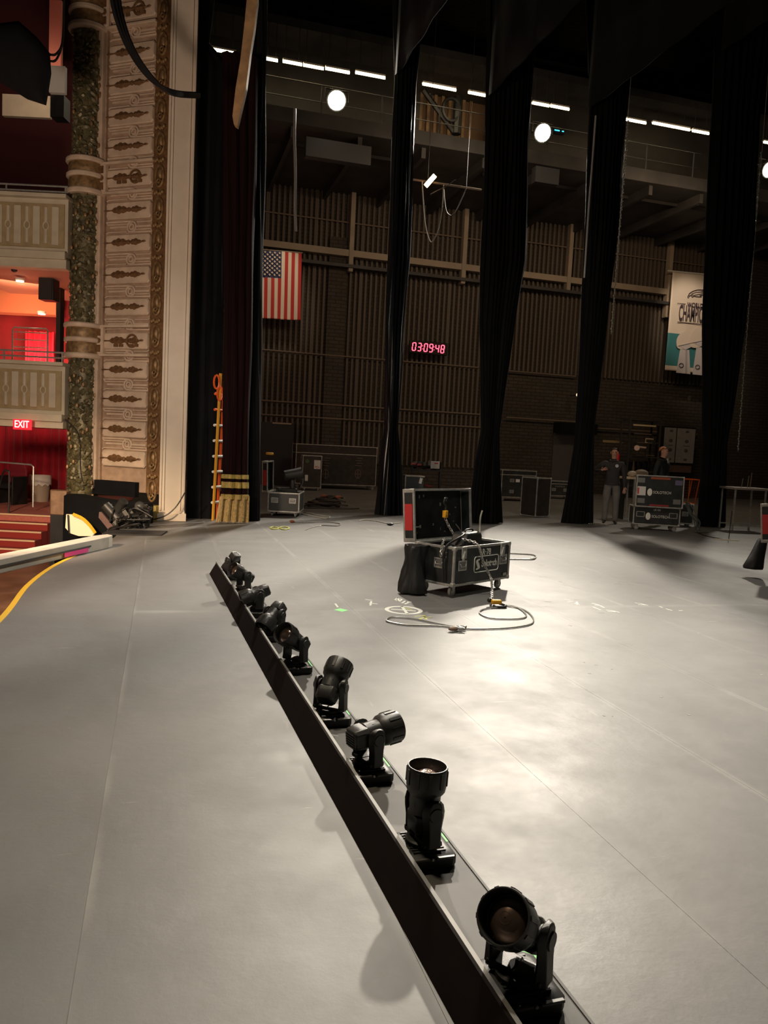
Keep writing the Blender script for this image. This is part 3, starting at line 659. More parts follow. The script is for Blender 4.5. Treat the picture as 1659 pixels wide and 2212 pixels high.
# chair at the left edge
p = G(22, 1088, z0); r = empty('banquet_chair', p, -YAW-.25, 'black framed banquet chair with red back at the left edge', 'chair')
MB().box((0, 0, .43), (.5, .5, .12)).build('seat', M_DARK, r, bevel=.03)
pl = [(-.24, .5), (.24, .5), (.25, .8), (.18, .95), (0, 1.0), (-.18, .95), (-.25, .8)]
MB().prism(pl, -.03, .03, T(0, .26, 0) @ FRONT).build('backrest', mat('red_upholstery', (.30, .02, .04), .7), r, bevel=.015)
for sx in (-1, 1):
    for sy in (-1, 1): MB().cyl((sx*.22, sy*.22, .4), (sx*.24, sy*.25, 0), .016, n=8).build('leg', M_DARK, r)
    MB().box((sx*.27, -.02, .33), (.05, .5, .66)).build('side_panel', M_DARK, r, bevel=.01)
# stair handrail by the chair
p = G(17, 1108, z0); r = empty('stair_handrail', p, -YAW, 'black tubular handrail at the head of the red steps', 'rail')
MB().tube(smooth_path([(-.25, 0, .3), (-.1, 0, .85), (.0, 0, .88), (.02, 0, .8), (.02, 0, 0)], 5), .018, 6).build('rail_tube', M_DARK, r)
MB().tube([(-.7, .5, 1.05), (.25, .5, 1.02), (.3, .5, .98), (.3, .5, .1)], .018, 6).build('top_tube', M_STEEL, r)

# curved orchestra rail
p = G(160, 1178, -.05); r = empty('orchestra_rail', (-1.2, 12.6, 0), 0, 'curved black cloth-covered orchestra rail with a brown end cap', 'rail')
def rl(pts): return [Vector(q)-Vector((-1.2, 12.6, 0)) for q in pts]
path = [PD(128, 1100, 14.2), PD(150, 1100, 13.9), PD(200, 1100, 13.6), PD(260, 1100, 13.5), PD(316, 1100, 13.7)]
path = smooth_path(path, 6); rs = []
for i, q in enumerate(path):
    zt = .47-.05*abs(i-8)/8; rs.append([(q.x, q.y, -.9), (q.x, q.y, zt-.03), (q.x+.03, q.y+.04, zt), (q.x+.1, q.y+.16, zt), (q.x+.12, q.y+.2, zt-.04), (q.x+.12, q.y+.2, -.9)])
MB().rings([rl(x) for x in rs]).build('rail_body', M_BLK, r)
q = path[0]; MB().rings([rl([(x, y, z) for x, y in ((q.x-.02, q.y+.2), (q.x-.18, q.y+.12), (q.x-.14, q.y-.12), (q.x+.14, q.y-.20), (q.x+.2, q.y))]) for z in (.05, .50)]).build('end_cap', mat('brown_timber', (.22, .13, .08), .5, var=.3, scale=8), r, bevel=.02)
MB().rings([rl([(x, y, z) for x, y in ((q.x-.14, q.y+.2), (q.x-.14, q.y-.10), (q.x+.12, q.y-.18), (q.x+.16, q.y))]) for z in (-.9, .05)]).build('end_post', M_DARK, r)
p = PD(233, 1093, 13.2); rr_ = empty('yellow_junction_box', p, -YAW, 'small yellow box on top of the curved black rail', 'box'); MB().box((0, 0, 0), (.13, .05, .07)).build('box_body', mat('dull_yellow', (.60, .48, .10), .5), rr_, bevel=.006); MB().cyl((0, -.03, 0), (0, -.02, 0), .02, n=10).build('socket', M_DARK, rr_)
# cream quarter-round panel with yellow rim; faint emission stands in for light on it
out = [(143, 1111), (158, 1112), (175, 1122), (192, 1138), (204, 1152), (199, 1158), (170, 1158), (152, 1152), (141, 1140)]
D = 13.2; pts = [PD(x, y, D) for x, y in out]; mid = pts[0].copy()
r = empty('pit_panel', mid, 0, 'cream quarter-round pit panel with a yellow rim beside the black rail', 'panel')
MB().rings([[q-mid for q in pts], [q+hd*.06-mid for q in pts]]).build('panel_face', mat('cream_panel_glow', (.80, .66, .46), .6, emit=(1, .75, .45), estr=.25), r, smooth=False)
rim = smooth_path([PD(x, y, D-.05) for x, y in ((158, 1111), (178, 1120), (194, 1135), (206, 1152))], 5)
MB().tube([q-mid for q in rim], .03, 6).build('yellow_rim', mat('yellow_line_paint', (.85, .50, .03), .5), r)
MB().cyl(PD(147, 1112, D-.04)-mid, PD(149, 1152, D-.04)-mid, .014, n=6).build('strut', M_DARK, r)
# leaning plank
a = [PD(x, y, 12.9) for x, y in ((214, 1106), (219, 1106), (249, 1142), (248, 1155), (232, 1142), (213, 1118))]; m0 = a[0].copy()
o = MB().rings([[q-m0 for q in a], [q+hd*.05-m0 for q in a]]).build('leaning_board', mat('red_brown_board', (.13, .07, .06), .6, var=.2, scale=8), smooth=False, loc=m0); tag(o, 'reddish brown board leaning at the edge of the black equipment pile', 'board')

# long pale curb beam outside the stage edge, with pink tape
A = G(236, 1181, 0); B = G(0, 1236, 0); dv = (B-A).normalized(); Lb = 5.0; az = math.atan2(dv.y, dv.x)
r = empty('curb_beam', (A.x, A.y, 0), az, 'long pale grey curb beam with mitred end and pink tape beside the yellow line', 'beam')
top = [(-.12, -.10), (.12, -.17), (Lb, -.20), (Lb, .06), (.12, .06), (-.05, .02)]
MB().prism(top, .0, .16).build('beam_body', mat('pale_grey_paint', (.50, .47, .41), .55, var=.1, scale=5), r, smooth=False, bevel=.006)
sd = 1
MB().box((Lb/2+.3, .068, .085), (Lb-.6, .01, .02)).build('groove', M_GAL, r, smooth=False)
MB().box((.95, .072, .045), (.55, .006, .055)).build('pink_tape', M_PINK, r, smooth=False)
for x in (.9, 2.6): MB().box((x, -.09, -.45), (.35, .16, .9)).build('support', M_DARK, r, smooth=False)

# pile of black stage lamps at the foot of the panel
base = G(275, 1150, 0)
lampspots = [(262, 1122, .2, -.4), (292, 1120, .25, .6), (305, 1098, .42, 1.4), (258, 1098, .45, 2.2), (278, 1142, .10, -1.2), (312, 1135, .13, .2), (243, 1108, .35, 2.9)]
lab = ['near the leaning board, middle of the heap', 'at the middle right of the heap', 'topmost, nearest the gold foot', 'topmost left, under the yellow box', 'lowest, lying nearest the stage floor', 'lowest right, beside the ivory pillar cable', 'leftmost, against the black rail']
for k, (px, py, z, rz) in enumerate(lampspots):
    D = 13.0+.1*(k % 3)
    p = PD(px, py, D); r = empty('stage_lamp', p, rz, 'black stage lamp by the ornate panel, '+lab[k], 'stage lamp', 'stage lamps heaped by the proscenium')
    Q = Matrix.Rotation(.9+.5*k, 4, 'Y')
    MB().lathe([(.03, -.2), (.08, -.18), (.085, .02), (.10, .06), (.10, .16), (.09, .16), (.08, .07)], 14, Q).build('barrel', M_FIX2, r)
    MB().tube([(-.02, -.13, .0), (.0, -.14, -.14), (0, .14, -.14), (-.02, .13, 0)], .014, 5).build('yoke', M_FIX2, r)
    for a_ in (0, PI/2, PI, 3*PI/2): MB().box((0, .10, .17), (.15, .006, .07), Q @ Matrix.Rotation(a_, 4, 'Z')).build('barn_door', M_GREYP, r, smooth=False)
mb = MB()
for k in range(7):
    c = PD(270+6*k, 1148-5*k, 12.95); mb.tube(smooth_path([c+Vector((random.uniform(-.3, .3), random.uniform(-.1, .1), random.uniform(-.05, .2))) for _ in range(6)], 5), .012, 5)
tag(mb.build('loose_cable', M_CABLE), 'tangled black cables looped through the heap of stage lamps', 'cable')
plate = G(300, 1152, 0); o = MB().prism([(-.55, -.25), (.35, -.3), (.45, .25), (-.45, .3)], 0, .02).build('base_plate', M_DARK, smooth=False, loc=plate); tag(o, 'flat black plate on the floor under the heap of stage lamps', 'plate')
# thin cables by pillar, column
def cable(name, pts, r_, m, lb, cat='cable', k=8, n=6):
    o = MB().tube(smooth_path(pts, k), r_, n).build(name, m); return tag(o, lb, cat)
cable('floor_cable', [PV(400, 1063, 14.7), PV(380, 1095, 14.75), PV(355, 1115, 14.75), G(322, 1124, .012)], .012, M_CABLE, 'thin black cable running down the ivory pillar to the lamp heap')
cable('column_cable', [PV(140, 905, 15.1), PV(165, 930, 15.1), PV(173, 960, 15.15), PV(174, 1010, 15.2), PV(178, 1040, 15.2)], .012, M_CABLE, 'thin black cable curving down along the foliage column')
# heavy cable bundle swagged across the top
for k, off in enumerate((0, 10, 20)):
    cable('swagged_cable', [PD(236+off*.9, -60, 12.5+.05*k), PD(246+off*.7, 20, 12.5+.05*k), PD(275+off*.5, 100, 12.5), PD(320+off*.3, 165, 12.5), PD(370, 197+off*.2, 12.6), PD(430, 204+off*.2, 13.2)], .035, M_CABLE, ['left strand of the heavy black cable swag across the panel top', 'middle strand of the heavy black cable swag across the panel top', 'right strand of the heavy black cable swag across the panel top'][k], k=10)
# black cloth mass upper left
out = [(-80, 20), (0, 50), (40, 45), (80, 80), (108, 115), (111, 160), (100, 228), (60, 215), (0, 178), (-80, 150)]
m0 = PD(0, 120, 12.0)
rs = [[PD(x, y, 12.0+dd)+((PD(40, 130, 12.0+dd)-PD(x, y, 12.0+dd))*sh_) for x, y in out] for dd, sh_ in ((0, .35), (.1, .08), (.3, 0), (.6, .1), (.7, .4))]
o = MB().rings([[q-m0 for q in x] for x in rs]).build('hanging_speaker_cloth', M_BLK, loc=m0, ang=50); tag(o, 'large black cloth-wrapped array hanging in the top left corner', 'speaker')
for k in range(2):
    cable('hung_cable', [PD(108, 118+14*k, 12.3), PD(122, 116+12*k, 12.5), PD(135, 90, 12.8), PD(138, 20, 13), PD(139, -60, 13)], .018, M_CABLE, ['upper thin black cable from the hanging cloth array to the column', 'lower thin black cable from the hanging cloth array to the column'][k])
# ladder
a = PV(464, 990, 15.25); b = PV(467, 806, 15.25)
r = empty('extension_ladder', (a.x, 15.25, 0), 0, 'orange fibreglass ladder with white rungs standing beside the maroon curtain', 'ladder'); H = b.z; wv = .28
tx = (b.x-a.x)/(b.z-a.z)*b.z
for s in (0, 1): MB().cyl((s*.10, s*.3, 0), (s*.10+.06, s*.3, H), .028, n=4).build('rail', M_ORANGE if s else mat('yellow_rail', (.75, .36, .03), .5), r)
z = .35; k = 0
while z < H-.1:
    MB().cyl((-.03, 0, z), (.17, .3, z), .026, n=8).build('rung', M_WHITE if z < H*.75 else M_ORANGE, r); z += .30
for k, (px, py) in enumerate(((468, 825), (475, 850))):
    q = PV(px, py, 15.2)-Vector((a.x, 15.25, 0)); MB().tube([q+Vector((math.cos(t)*.05, 0, math.sin(t)*.13)) for t in [2*PI*j/12 for j in range(12)]], .02, 5, closed=True).build('hook', M_ORANGE, r)
# ================================================================== FOREGROUND STRIP AND MOVING HEADS
SA = math.atan(.034)                      # slight turn of the strip
def SP(s, d, z=0):                        # s metres along the strip line, d metres upstage of the board
    return Vector((.975 - math.sin(SA)*s + math.cos(SA)*d, math.cos(SA)*s + math.sin(SA)*d, z))
tr = empty('light_tray', SP(0, 0), SA, 'long dark board and grey tray lying on the stage under the moving lights', 'tray')
fb = MB().rings([[(-.085, y, 0), (-.085, y, .004), (-.012, y, .130), (0, y, .130), (0, y, 0)] for y in (-.1, 9.2)]).build('front_board', M_BROWNBOARD, tr, smooth=False)
MB().box((.0075, 4.55, .127), (.015, 9.2, .006)).build('top_flange', mat('grey_flange', (.16, .15, .13), .5, var=.5, scale=3), tr, smooth=False)
MB().box((.145, 4.55, .003), (.29, 9.3, .006)).build('tray_mat', M_TRAY, tr, smooth=False)
MB().box((.292, 4.55, .005), (.010, 9.3, .010)).build('tray_lip', M_TRAY, tr, smooth=False)
MB().prism([(-.012, 9.2), (.0, 9.2), (.0, 9.34)], 0, .13).build('pointed_end', M_BROWNBOARD, tr, smooth=False)

def moving_head(i, s, az, el, d=.138, basez=.0065, mark=True, lb=''):
    r = empty('moving_head_light', SP(s, d, basez), SA, lb, 'stage light', 'moving head lights in the row along the board'); r.scale = (.88, .88, .86)
    # base: low tapered housing with ribbed top
    def rr(hx, hy, c): return [(-hx+c, -hy), (hx-c, -hy), (hx, -hy+c), (hx, hy-c), (hx-c, hy), (-hx+c, hy), (-hx, hy-c), (-hx, -hy+c)]
    rs = [[(x, y, z) for x, y in rr(a, b, c)] for a, b, c, z in ((.115, .125, .02, 0), (.120, .130, .025, .012), (.120, .130, .025, .048), (.108, .112, .03, .060), (.085, .09, .02, .066))]
    b = MB().rings(rs).build('base', M_FIX2, r, bevel=.003)
    mb = MB()
    for k in range(9): mb.box((0, -.088+.022*k, .067), (.15, .009, .008))
    mb.build('cooling_fins', M_FIX2, b, smooth=False)
    MB().box((-.055, -.128, .054), (.085, .016, .010)).build('edge_plate', M_GREYP, b, bevel=.002); MB().box((.06, -.128, .054), (.085, .016, .010)).build('edge_plate', M_GREYP, b, bevel=.002)
    MB().cyl((0, -.136, .052), (0, -.128, .052), .006, n=8).build('screw', M_STEEL, b)
    for sy in (-1, 1): MB().cyl((-.115, sy*.06, .045), (-.135, sy*.06, .045), .013, n=10).build('connector', M_FIX2, b)
    # yoke
    A = math.atan2(az[1], az[0])+YAW-YAW-SA          # horizontal heading of the beam in fixture space
    Y = Matrix.Rotation(A, 4, 'Z')                    # local +x = beam heading; arms at local +-y
    y = MB().lathe([(.075, .064), (.078, .072), (.078, .088), (.070, .094)], 24, Y).build('yoke_base', M_FIX2, r)
    ZA = .240
    for sd in (-1, 1):
        ring = []; rs = []
        prof = [(.088, .048, .032), (.12, .046, .030), (.17, .047, .026), (.215, .054, .024), (.245, .056, .024), (.275, .049, .024), (.292, .034, .022), (.299, .012, .016)]
        for z, hw, th in prof:
            yo = .098
            c = hw*.42; q = [(-hw, yo-th/2), (-hw+c, yo+th/2), (hw-c, yo+th/2), (hw, yo-th/2), (hw*.9, yo-th*.7), (-hw*.9, yo-th*.7)]
            rs.append([(x, sd*yy, z) for x, yy in q])
        a = MB().rings(rs, M=Y).build('yoke_arm', M_FIX, r, bevel=.004, ang=50)
        MB().rings([[(x, sd*yy, z) for x, yy in ((-.045, .0), (.045, .0), (.045, .10), (-.045, .10))] for z in (.086, .110)], M=Y).build('yoke_foot', M_FIX, a, bevel=.006)
        MB().cyl((0, sd*.106, ZA), (0, sd*.116, ZA), .036, .030, n=20, M=Y).build('pivot_cap', M_FIX, a)
        MB().cyl((0, sd*.07, ZA), (0, sd*.09, ZA), .040, n=20, M=Y).build('tilt_bearing', M_FIX2, a)
    # head: local z along the beam
    hm = Matrix.Translation((0, 0, ZA)) @ Y @ Matrix.Rotation(PI/2-el, 4, 'Y')
    def sq(hx, hy, z, c=.03):
        return [(x, yy, z) for x, yy in rr(hx, hy, c)]
    h = MB().rings([sq(.048, .052, -.118, .018), sq(.056, .062, -.108, .02), sq(.060, .068, -.055, .022), sq(.060, .068, -.03, .022)], M=hm).build('rear_housing', M_FIX, r, bevel=.004)
    mb = MB()
    for k in range(6): mb.box((-.036+.0145*k, 0, -.119), (.006, .085, .006), M=hm)
    mb.build('vent_slots', M_FIX2, h, smooth=False)['kind'] = 'stuff'
    n = MB().lathe([(.058, -.035), (.066, -.028), (.069, .02), (.070, .055), (.076, .066)], 32, hm).build('head_body', M_FIX, r)
    MB().box((0, .0, .0), (.13, .06, .05), M=hm @ T(0, 0, .03)).build('side_lug', M_FIX2, n, bevel=.006)
    hd_ = MB().lathe([(.070, .055), (.086, .075), (.090, .10), (.091, .178), (.088, .186), (.084, .186), (.082, .180), (.081, .085), (.01, .084)], 40, hm, cap=False).build('lens_hood', M_FIX, r)
    mb = MB()
    for k in range(10):
        t = 2*PI*k/10; mb.box((0, 0, 0), (.010, .016, .07), M=hm @ Matrix.Rotation(t, 4, 'Z') @ T(.0890, 0, .14))
    mb.build('hood_ribs', M_FIX, hd_, smooth=False)['kind'] = 'stuff'
    MB().lathe([(.080, .105), (.075, .122), (.057, .144), (.03, .157), (.002, .162)], 32, hm, cap=False).build('lens', M_LENS, hd_)
    mb = MB()
    for q in range(6): mb.tube([(math.cos(t)*rr_, math.sin(t)*rr_, zz) for rr_, zz in ((.074-.011*q, .125+.0068*q),) for t in [2*PI*j/28 for j in range(28)]], .0012, 4, M=hm, closed=True)
    mb.build('lens_rings', M_LENSR, hd_)['kind'] = 'stuff'
    return r
M_LENS = mat('amber_tinted_lens', (.42, .28, .21), .20, metal=.8, spec=1.0, coat=1)
M_LENSR = mat('lens_ridge', (.30, .24, .20), .2, metal=.7)
HE = [(1.93, (-.80, -.62), 38, 'nearest moving light at the bottom right, lens hood open towards the camera'),
      (2.72, (1, .15), 88, 'second moving light from the front, pointing straight up'),
      (3.47, (1, .30), 6, 'third moving light from the front, lying level and pointing to the right'),
      (4.22, (.62, .78), 42, 'fourth moving light from the front, hood tipped up away from the camera'),
      (5.23, (-.80, -.60), 33, 'fifth moving light from the front, open hood with a bright lens glint'),
      (6.10, (-.75, -.65), -38, 'sixth moving light from the front, square back raised to the right'),
      (6.95, (-1, -.10), -22, 'seventh moving light from the front, hood dipped to the left'),
      (7.90, (-.85, -.45), 28, 'eighth moving light from the front, dark open hood half hidden in the row'),
      (8.85, (-.35, .40), -58, 'farthest moving light at the end of the row, shiny back turned up')]
for i, (s, az, el, lb) in enumerate(HE):
    l = math.hypot(*az); moving_head(i, s, (az[0]/l, az[1]/l), math.radians(el), lb=lb)
    o = MB().box((0, 0, .0), (.036, .17, .0012)).build('green_tape', M_GREEN, tr, smooth=False); o.location = (.266, s+.16, .0068)
for s, d, L in ((2.62, .272, .06),):
    o = MB().box((0, 0, 0), (.026, .075, .012)).build('white_tag', M_WHITE, tr, smooth=False, bevel=.003); o.location = (.225, 2.93, .016)
# power lead between the heads
for k in range(8):
    s = HE[k][0]
    o = MB().tube(smooth_path([(.03, s+.06, .045), (.022, s+.2, .02), (.03, s+.45, .014), (.022, HE[k+1][0]-.15, .02), (.03, HE[k+1][0]-.06, .045)], 6), .007, 6).build('power_lead', M_CABLE, tr)

# ================================================================== FLIGHT CASES
def flight_case(name, loc, rz, w, d, h, label, group=None, m=None, handles=((0, 'f'),), casters=True, lid=None, split=None, ch=.12, closed=True, latches=(), det=True, hz=.5, category='case'):
    """width along local x, front face at y=-d/2, bottom at z=ch"""
    m = m or M_PLY; r = empty(name, loc, rz, label, category, group); e = .027 if det else .03; z0 = ch if casters else .01; z1 = z0+h
    if closed: MB().box((0, 0, (z0+z1)/2), (w-.012, d-.012, h-.01)).build('body', m, r, smooth=False)
    else:
        t = .02; mb = MB(); mb.box((0, 0, z0+t/2), (w-.01, d-.01, t))
        for s in (-1, 1): mb.box((s*(w/2-.006-t/2), 0, (z0+z1)/2), (t, d-.012, h-.01)); mb.box((0, s*(d/2-.006-t/2), (z0+z1)/2), (w-.012, t, h-.01))
        mb.build('body', m, r, smooth=False)
    mb = MB()
    for sx in (-1, 1):
        for sy in (-1, 1): mb.box((sx*(w/2-e/2), sy*(d/2-e/2), (z0+z1)/2), (e, e, h))
    for zz in ((z0+e/2), (z1-e/2)):
        for s in (-1, 1): mb.box((0, s*(d/2-e/2), zz), (w, e, e)); mb.box((s*(w/2-e/2), 0, zz), (e, d-2*e+.001, e))
    if split is not None:
        zz = z0+h*split
        for s in (-1, 1): mb.box((0, s*(d/2-e/2+.001), zz), (w, e, e)); mb.box((s*(w/2-e/2+.001), 0, zz), (e, d-2*e, e))
    mb.build('edge_trim', M_ALU, r, bevel=.004 if det else 0, smooth=False)
    for sx in (-1, 1):
        for sy in (-1, 1):
            for zz in (z0, z1):
                if det or sy < 0: MB().box((sx*(w/2-.02), sy*(d/2-.02), zz+(.02 if zz == z0 else -.02)), (.05, .05, .05)).build('corner', M_ALU, r, bevel=.012)
    for x, face, *zz in handles:
        zc = z0+h*(zz[0] if zz else hz)
        if face == 'f': Mx = T(x, -d/2-.001, zc)
        elif face == 'l': Mx = T(-w/2-.001, x, zc) @ Matrix.Rotation(-PI/2, 4, 'Z')
        else: Mx = T(w/2+.001, x, zc) @ Matrix.Rotation(PI/2, 4, 'Z')
        mb = MB(); a, b = .075, .055
        mb.box((0, -.002, b-.006), (2*a, .008, .014), Mx); mb.box((0, -.002, -b+.006), (2*a, .008, .014), Mx); mb.box((a-.007, -.002, 0), (.014, .008, 2*b), Mx); mb.box((-a+.007, -.002, 0), (.014, .008, 2*b), Mx)
        hh = mb.build('handle_dish', M_STEEL, r, smooth=False, bevel=.003 if det else 0)
        MB().box((0, .001, 0), (2*a-.02, .004, 2*b-.02), Mx).build('dish_plate', M_ALU if not det else mat('dull_dish', (.28, .28, .26), .4, metal=.6), hh, smooth=False)
        MB().tube([Mx @ Vector(q) for q in ((-.045, -.002, .02), (-.045, -.014, .012), (-.04, -.016, -.01), (.04, -.016, -.01), (.045, -.014, .012), (.045, -.002, .02))], .005 if det else .008, 6).build('handle_bar', M_STEEL, hh)
    for x, face in latches:
        Mx = T(x, -d/2-.001, z1-.07) if face == 'f' else T(-w/2-.001, x, z1-.07) @ Matrix.Rotation(-PI/2, 4, 'Z')
        l = MB().box((0, -.002, 0), (.09, .008, .13), Mx).build('latch_plate', M_STEEL, r, bevel=.004)
        MB().box((.005, -.012, -.035), (.03, .016, .11), Mx @ Matrix.Rotation(.35, 4, 'Y')).build('latch_lever', M_STEEL, l, bevel=.004)
    if casters:
        for sx in (-1, 1):
            for sy in (-1, 1):
                cx, cy = sx*(w/2-.10), sy*(d/2-.09); R = ch*.44
                f = MB().box((cx, cy, ch-.006), (.085, .085, .012)).build('caster_plate', M_STEEL, r, smooth=False)
                mb = MB()
                for q in (-1, 1): mb.prism([(cx-.022+.0, ch-.01), (cx+.034, ch-.01), (cx+.014, R-.01), (cx-.012, R-.01)], cy+q*.022-.002, cy+q*.022+.002, Matrix(((1, 0, 0, 0), (0, 0, 1, 0), (0, 1, 0, 0), (0, 0, 0, 1))))
                mb.build('caster_fork', M_STEEL, f, smooth=False)
                MB().cyl((cx, cy-.016, R), (cx, cy+.016, R), R, n=20).build('caster_wheel', M_RUB, f, bevel=.004)
                MB().cyl((cx, cy-.019, R), (cx, cy+.019, R), R*.45, n=12).build('wheel_hub', M_STEEL, f)
    if lid:   # (height of the opened lid, thickness, lean, stripe)
        LH, LT, lean, stripe = lid
        Lm = T(0, d/2+.01, z1-.01) @ Matrix.Rotation(-lean, 4, 'X')     # local: x width, z up, y back
        t = .012; mb = MB(); mb.box((0, LT-t, LH/2), (w-.01, t, LH-.01), Lm)
        for s in (-1, 1): mb.box((s*(w/2-t/2-.004), LT/2, LH/2), (t, LT-.01, LH-.01), Lm); mb.box((0, LT/2, LH/2+s*(LH/2-t/2-.004)), (w-.01, LT-.01, t), Lm)
        L = mb.build('lid', M_FOAM, r, smooth=False)
        mb = MB()
        for yy in (.006, LT-.009):
            for s in (-1, 1): mb.box((s*(w/2-.011), yy, LH/2), (.024, .024, LH), Lm); mb.box((0, yy, LH/2+s*(LH/2-.011)), (w, .024, .024), Lm)
        mb.build('lid_trim', M_ALU, L, bevel=.003 if det else 0, smooth=False)
        for s in (-1, 1):
            mb = MB()
            for zz in (.02, LH-.02): mb.box((s*(w/2-.015), LT/2, zz), (.034, LT+.008, .045), Lm)
            mb.build('lid_corner', M_ALU, L, bevel=.008)
            if stripe: MB().box((s*(w/2+.001), LT/2, LH*.47), (.006, LT-.05, LH*.50), Lm).build('red_stripe', M_RED, L, smooth=False)
        MB().cyl(Lm @ Vector((-w/2+.05, -.004, -.004)), Lm @ Vector((w/2-.05, -.004, -.004)), .008, n=8).build('hinge', M_STEEL, L)
        r['lidm'] = 0; del r['lidm']
        return r, Lm, L
    return r

# ---- main open case
a_ = G(978, 1269, .12); b_ = G(1099, 1249, .12); c_ = G(878, 1254, .12)
wv = (b_-a_); W = wv.length; rz = math.atan2(wv.y, wv.x); ex = Vector((math.cos(rz), math.sin(rz), 0)); ey = Vector((-ex.y, ex.x, 0)); Dp = (c_-a_).dot(ey)
Dp = max(.56, Dp); ctr = a_+ex*W/2+ey*Dp/2; ctr.z = 0
HM = .435
main, LM, Lid = flight_case('flight_case', ctr, rz, W, Dp, HM, 'open black flight case with white lettering in the middle of the stage', 'flight cases on casters', handles=((-W/2+.15, 'f', .52), (W/2-.15, 'f', .55), (-.08, 'l', .55)), lid=(.60, .16, .10, True), closed=False, latches=((-W/2+.17, 'f'), (W/2-.17, 'f')), ch=.12)
main['label'] = 'open black flight case with white lettering and raised lid in the middle of the stage'
text('case_number', 'LR·78', .100, M_CHALK, main, T(.03, -Dp/2-.003, .12+HM*.80) @ FRONT, .001, .9, .001)
lg = empty  # logo plate
mb = MB(); lx, lz = .06, .12+HM*.50; aa, bb = .235, .088
path = []
for cx, cz, t0 in ((aa-.03, bb-.03, 0), (-aa+.03, bb-.03, PI/2), (-aa+.03, -bb+.03, PI), (aa-.03, -bb+.03, 1.5*PI)):
    path += [(lx+cx+.03*math.cos(t0+k*PI/8), -Dp/2-.003, lz+cz+.03*math.sin(t0+k*PI/8)) for k in range(5)]
mb.tube(path, .0055, 4, closed=True); mb.build('logo_border', M_CHALK, main)
text('logo_word', 'Solotech', .108, M_CHALK, main, T(lx+.055, -Dp/2-.003, lz) @ FRONT, .001, .80, .003)
mb = MB(); mb.tube(smooth_path([(lx-.14, -Dp/2-.003, lz+.055), (lx-.185, -Dp/2-.003, lz+.04), (lx-.165, -Dp/2-.003, lz), (lx-.15, -Dp/2-.003, lz-.04), (lx-.195, -Dp/2-.003, lz-.055)], 6), [.006+.010*math.sin(PI*k/24) for k in range(25)], 5); mb.build('logo_swoosh', M_CHALK, main)
MB().box((W/2-.10, -Dp/2-.003, .12+.06), (.07, .004, .035)).build('maker_plate', M_ALU, main, smooth=False)
for k, (x, z) in enumerate(((-.08, .0), (0, 0), (-.08, .05), (0, .05))): MB().cyl((-W/2-.006, x-.09, .12+HM*.8+z-.03), (-W/2, x-.09, .12+HM*.8+z-.03), .008, n=8).build('rivet', M_STEEL, main)
# marks inside the lid
rnd = random.Random(5)
for k in range(16):
    x, z = rnd.uniform(-W/2+.08, W/2-.08), rnd.uniform(.06, .54); MB().box((x, .143, z), (rnd.uniform(.008, .03), .003, rnd.uniform(.01, .04)), LM @ Matrix.Rotation(0, 4, 'Y')).build('tape_scrap', M_ALU, Lid, smooth=False)
MB().box((-W/2+.06, .0, .17), (.07, .01, .008), LM).build('lid_stay', M_STEEL, Lid, smooth=False)
# chain motor inside the case
def lm(x, y, z): return ctr+ex*x+ey*y+Vector((0, 0, z))
r = empty('chain_motor', lm(.10, .04, .49), rz+.15, 'black chain hoist motor sitting in the middle open case', 'hoist')
MB().rings([[(x, y, z) for x, y in ((-.19*q, -.10*q), (-.07, -.13*q), (.08, -.13*q), (.19*q, -.10*q), (.19*q, .10*q), (-.19*q, .10*q))] for q, z in ((.9, -.2), (1, -.08), (1, .12), (.9, .165), (.7, .175))]).build('motor_body', M_FIX2, r, bevel=.012)
MB().cyl((-.25, 0, .04), (-.19, 0, .04), .075, n=20).build('end_cover', M_GREYP, r, bevel=.008); MB().cyl((.19, 0, .04), (.27, 0, .04), .06, .045, n=20).build('gear_cover', M_STEEL, r, bevel=.006)
MB().tube(smooth_path([(-.1, -.02, .17), (-.07, -.02, .20), (.07, -.02, .20), (.1, -.02, .17)], 5), .010, 6).build('carry_handle', M_FIX2, r)
MB().tube([(.27+.03*math.cos(t), -.02, .05+.035*math.sin(t)) for t in [2*PI*k/14 for k in range(12)]], .009, 6).build('shackle', M_STEEL, r)
r2 = empty('coiled_lead', lm(-.22, -.02, .50), rz, 'coil of black lead lying in the middle open case', 'cable')
mb = MB()
for k in range(5): mb.tube([( (.13-.01*k)*math.cos(t), (.10-.008*k)*math.sin(t), .008*k+.01*math.sin(3*t+k)-.02) for t in [2*PI*j/20 for j in range(20)]], .012, 6, closed=True)
mb.build('coil', M_CABLE, r2)
cable('draped_lead', [lm(-.16, .0, .53), lm(-.20, -.12, .66), lm(-.32, -.2, .66), lm(-W/2-.02, -.17, .55), lm(-W/2-.035, -.16, .35), lm(-W/2-.03, -.17, .16)], .014, M_CABLE, 'thick black lead arching out of the middle case and down its short side')
cable('lid_lead', [LM.to_translation()*0+lm(-.05, .10, .75), lm(-.02, .0, .62), lm(-.05, -.02, .52)], .007, M_CABLE, 'thin black lead beside the yellow hook in the raised lid')
